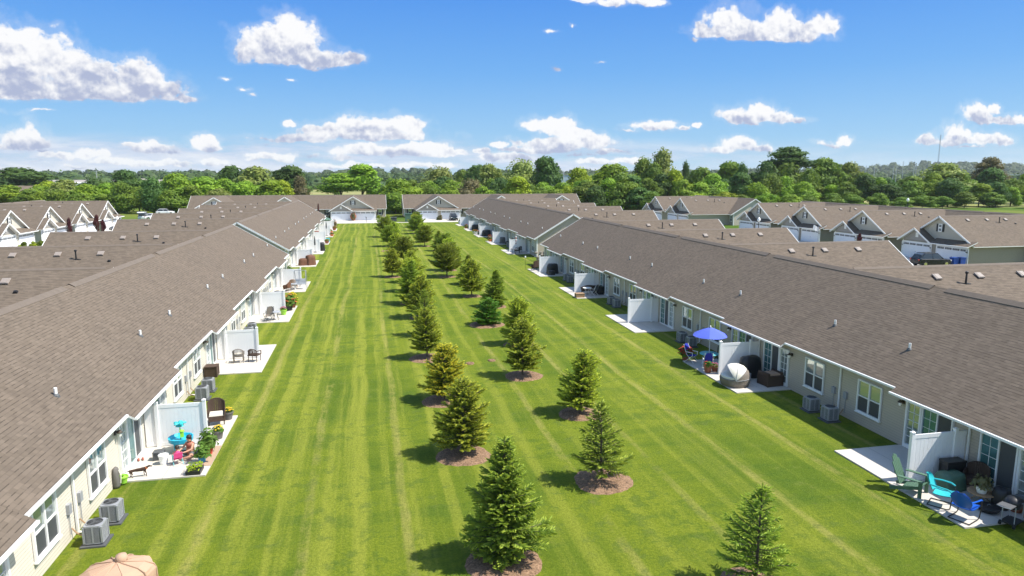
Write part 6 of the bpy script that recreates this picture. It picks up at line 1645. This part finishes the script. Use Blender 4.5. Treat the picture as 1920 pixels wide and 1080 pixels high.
    hs = N(nt, 'ShaderNodeHueSaturation', inp={'Saturation': 1.22, 'Value': 1.0}); nt.links.new(col, hs.inputs['Color'])
    vn = math_(nt, 'MAXIMUM', math_(nt, 'DIVIDE', s[2], math_(nt, 'MAXIMUM', N_len(nt, g), .01)), 0)
    cr = N(nt, 'ShaderNodeValToRGB'); nt.links.new(math_(nt, 'MULTIPLY', vn, 2.0), cr.inputs[0])
    e = cr.color_ramp.elements; e[0].position = 0; e[0].color = (2.75, 4.25, 5.45, 1); e[1].position = 1; e[1].color = (.25, .95, 3.2, 1)
    for ps, cc in ((.10, (1.75, 3.55, 5.70, 1)), (.28, (.92, 2.65, 5.65, 1)), (.50, (.44, 1.85, 5.45, 1))):
        q = e.new(ps); q.color = cc
    col = mixc(nt, .88, hs.outputs[0], cr.outputs[0])
    base = mixc(nt, al2, col, mixc(nt, ramp(nt, lo, .45, .7), (3.7, 4.3, 5.5), (5.6, 5.7, 6.1)))
    out = mixc(nt, al, base, ccol)
    # the clouds stand only in the part of the sky in front of the camera
    nt.links.new(out, bg.inputs[0]); bg.inputs[1].default_value = SKY_STR
    bg2 = N(nt, 'ShaderNodeBackground'); nt.links.new(sk.outputs[0], bg2.inputs[0]); bg2.inputs[1].default_value = SKY_STR*1.35
    f = math_(nt, 'MULTIPLY', ramp(nt, s[1], .34, .44), math_(nt, 'MULTIPLY', math_(nt, 'GREATER_THAN', s[2], -.03), math_(nt, 'SUBTRACT', 1, ramp(nt, s[2], .33, .42))))
    ms = N(nt, 'ShaderNodeMixShader'); nt.links.new(f, ms.inputs[0]); nt.links.new(bg2.outputs[0], ms.inputs[1]); nt.links.new(bg.outputs[0], ms.inputs[2])
    nt.links.new(ms.outputs[0], nt.nodes['World Output'].inputs[0])
    w.cycles.sampling_method = 'MANUAL'; w.cycles.sample_map_resolution = 512
SUN_EL, SUN_AZ, SKY_STR = 55.0, 18.0, .085
sky()
L = bpy.data.lights.new('sun', 'SUN'); L.energy = 4.0; L.angle = R(.55); L.color = (1, .945, .85)
lo_ = bpy.data.objects.new('sun', L); COL.objects.link(lo_)
# towards the sun: +X, a little towards the camera (-Y)
el, az = R(SUN_EL), R(SUN_AZ)
sv = Vector((math.cos(el)*math.cos(az), -math.cos(el)*math.sin(az), math.sin(el)))
lo_.rotation_euler = sv.to_track_quat('Z', 'Y').to_euler()
SC.view_settings.view_transform = 'Standard'; SC.view_settings.look = 'None'; SC.view_settings.gamma = 1
SC.view_settings.exposure = .9
SC.cycles.max_bounces = 5; SC.cycles.diffuse_bounces = 3; SC.cycles.glossy_bounces = 3; SC.cycles.transmission_bounces = 4; SC.cycles.transparent_max_bounces = 4
SC.cycles.use_denoising = True
try: SC.cycles.denoiser = 'OPENIMAGEDENOISE'
except Exception: pass
SC.cycles.use_adaptive_sampling = True; SC.cycles.adaptive_threshold = .02; SC.cycles.sample_clamp_indirect = 6

# thin summer haze over the whole place
hz_ = MB(); hz_.box((500, 1640, 38), (7700, 4080, 82), mi=0)
mm = bpy.data.materials.new('haze_air'); mm.use_nodes = True; mm.node_tree.nodes.remove(mm.node_tree.nodes['Principled BSDF'])
pv = mm.node_tree.nodes.new('ShaderNodeVolumePrincipled'); pv.inputs['Color'].default_value = (.86, .92, 1, 1); pv.inputs['Density'].default_value = .00007; pv.inputs['Anisotropy'].default_value = .2
mm.node_tree.links.new(pv.outputs[0], mm.node_tree.nodes['Material Output'].inputs['Volume'])
M['haze'] = mm
o = hz_.build('haze', ['haze']); o['kind'] = 'stuff'; o['label'] = 'thin bluish haze in the distance'
SC.cycles.volume_bounces = 1
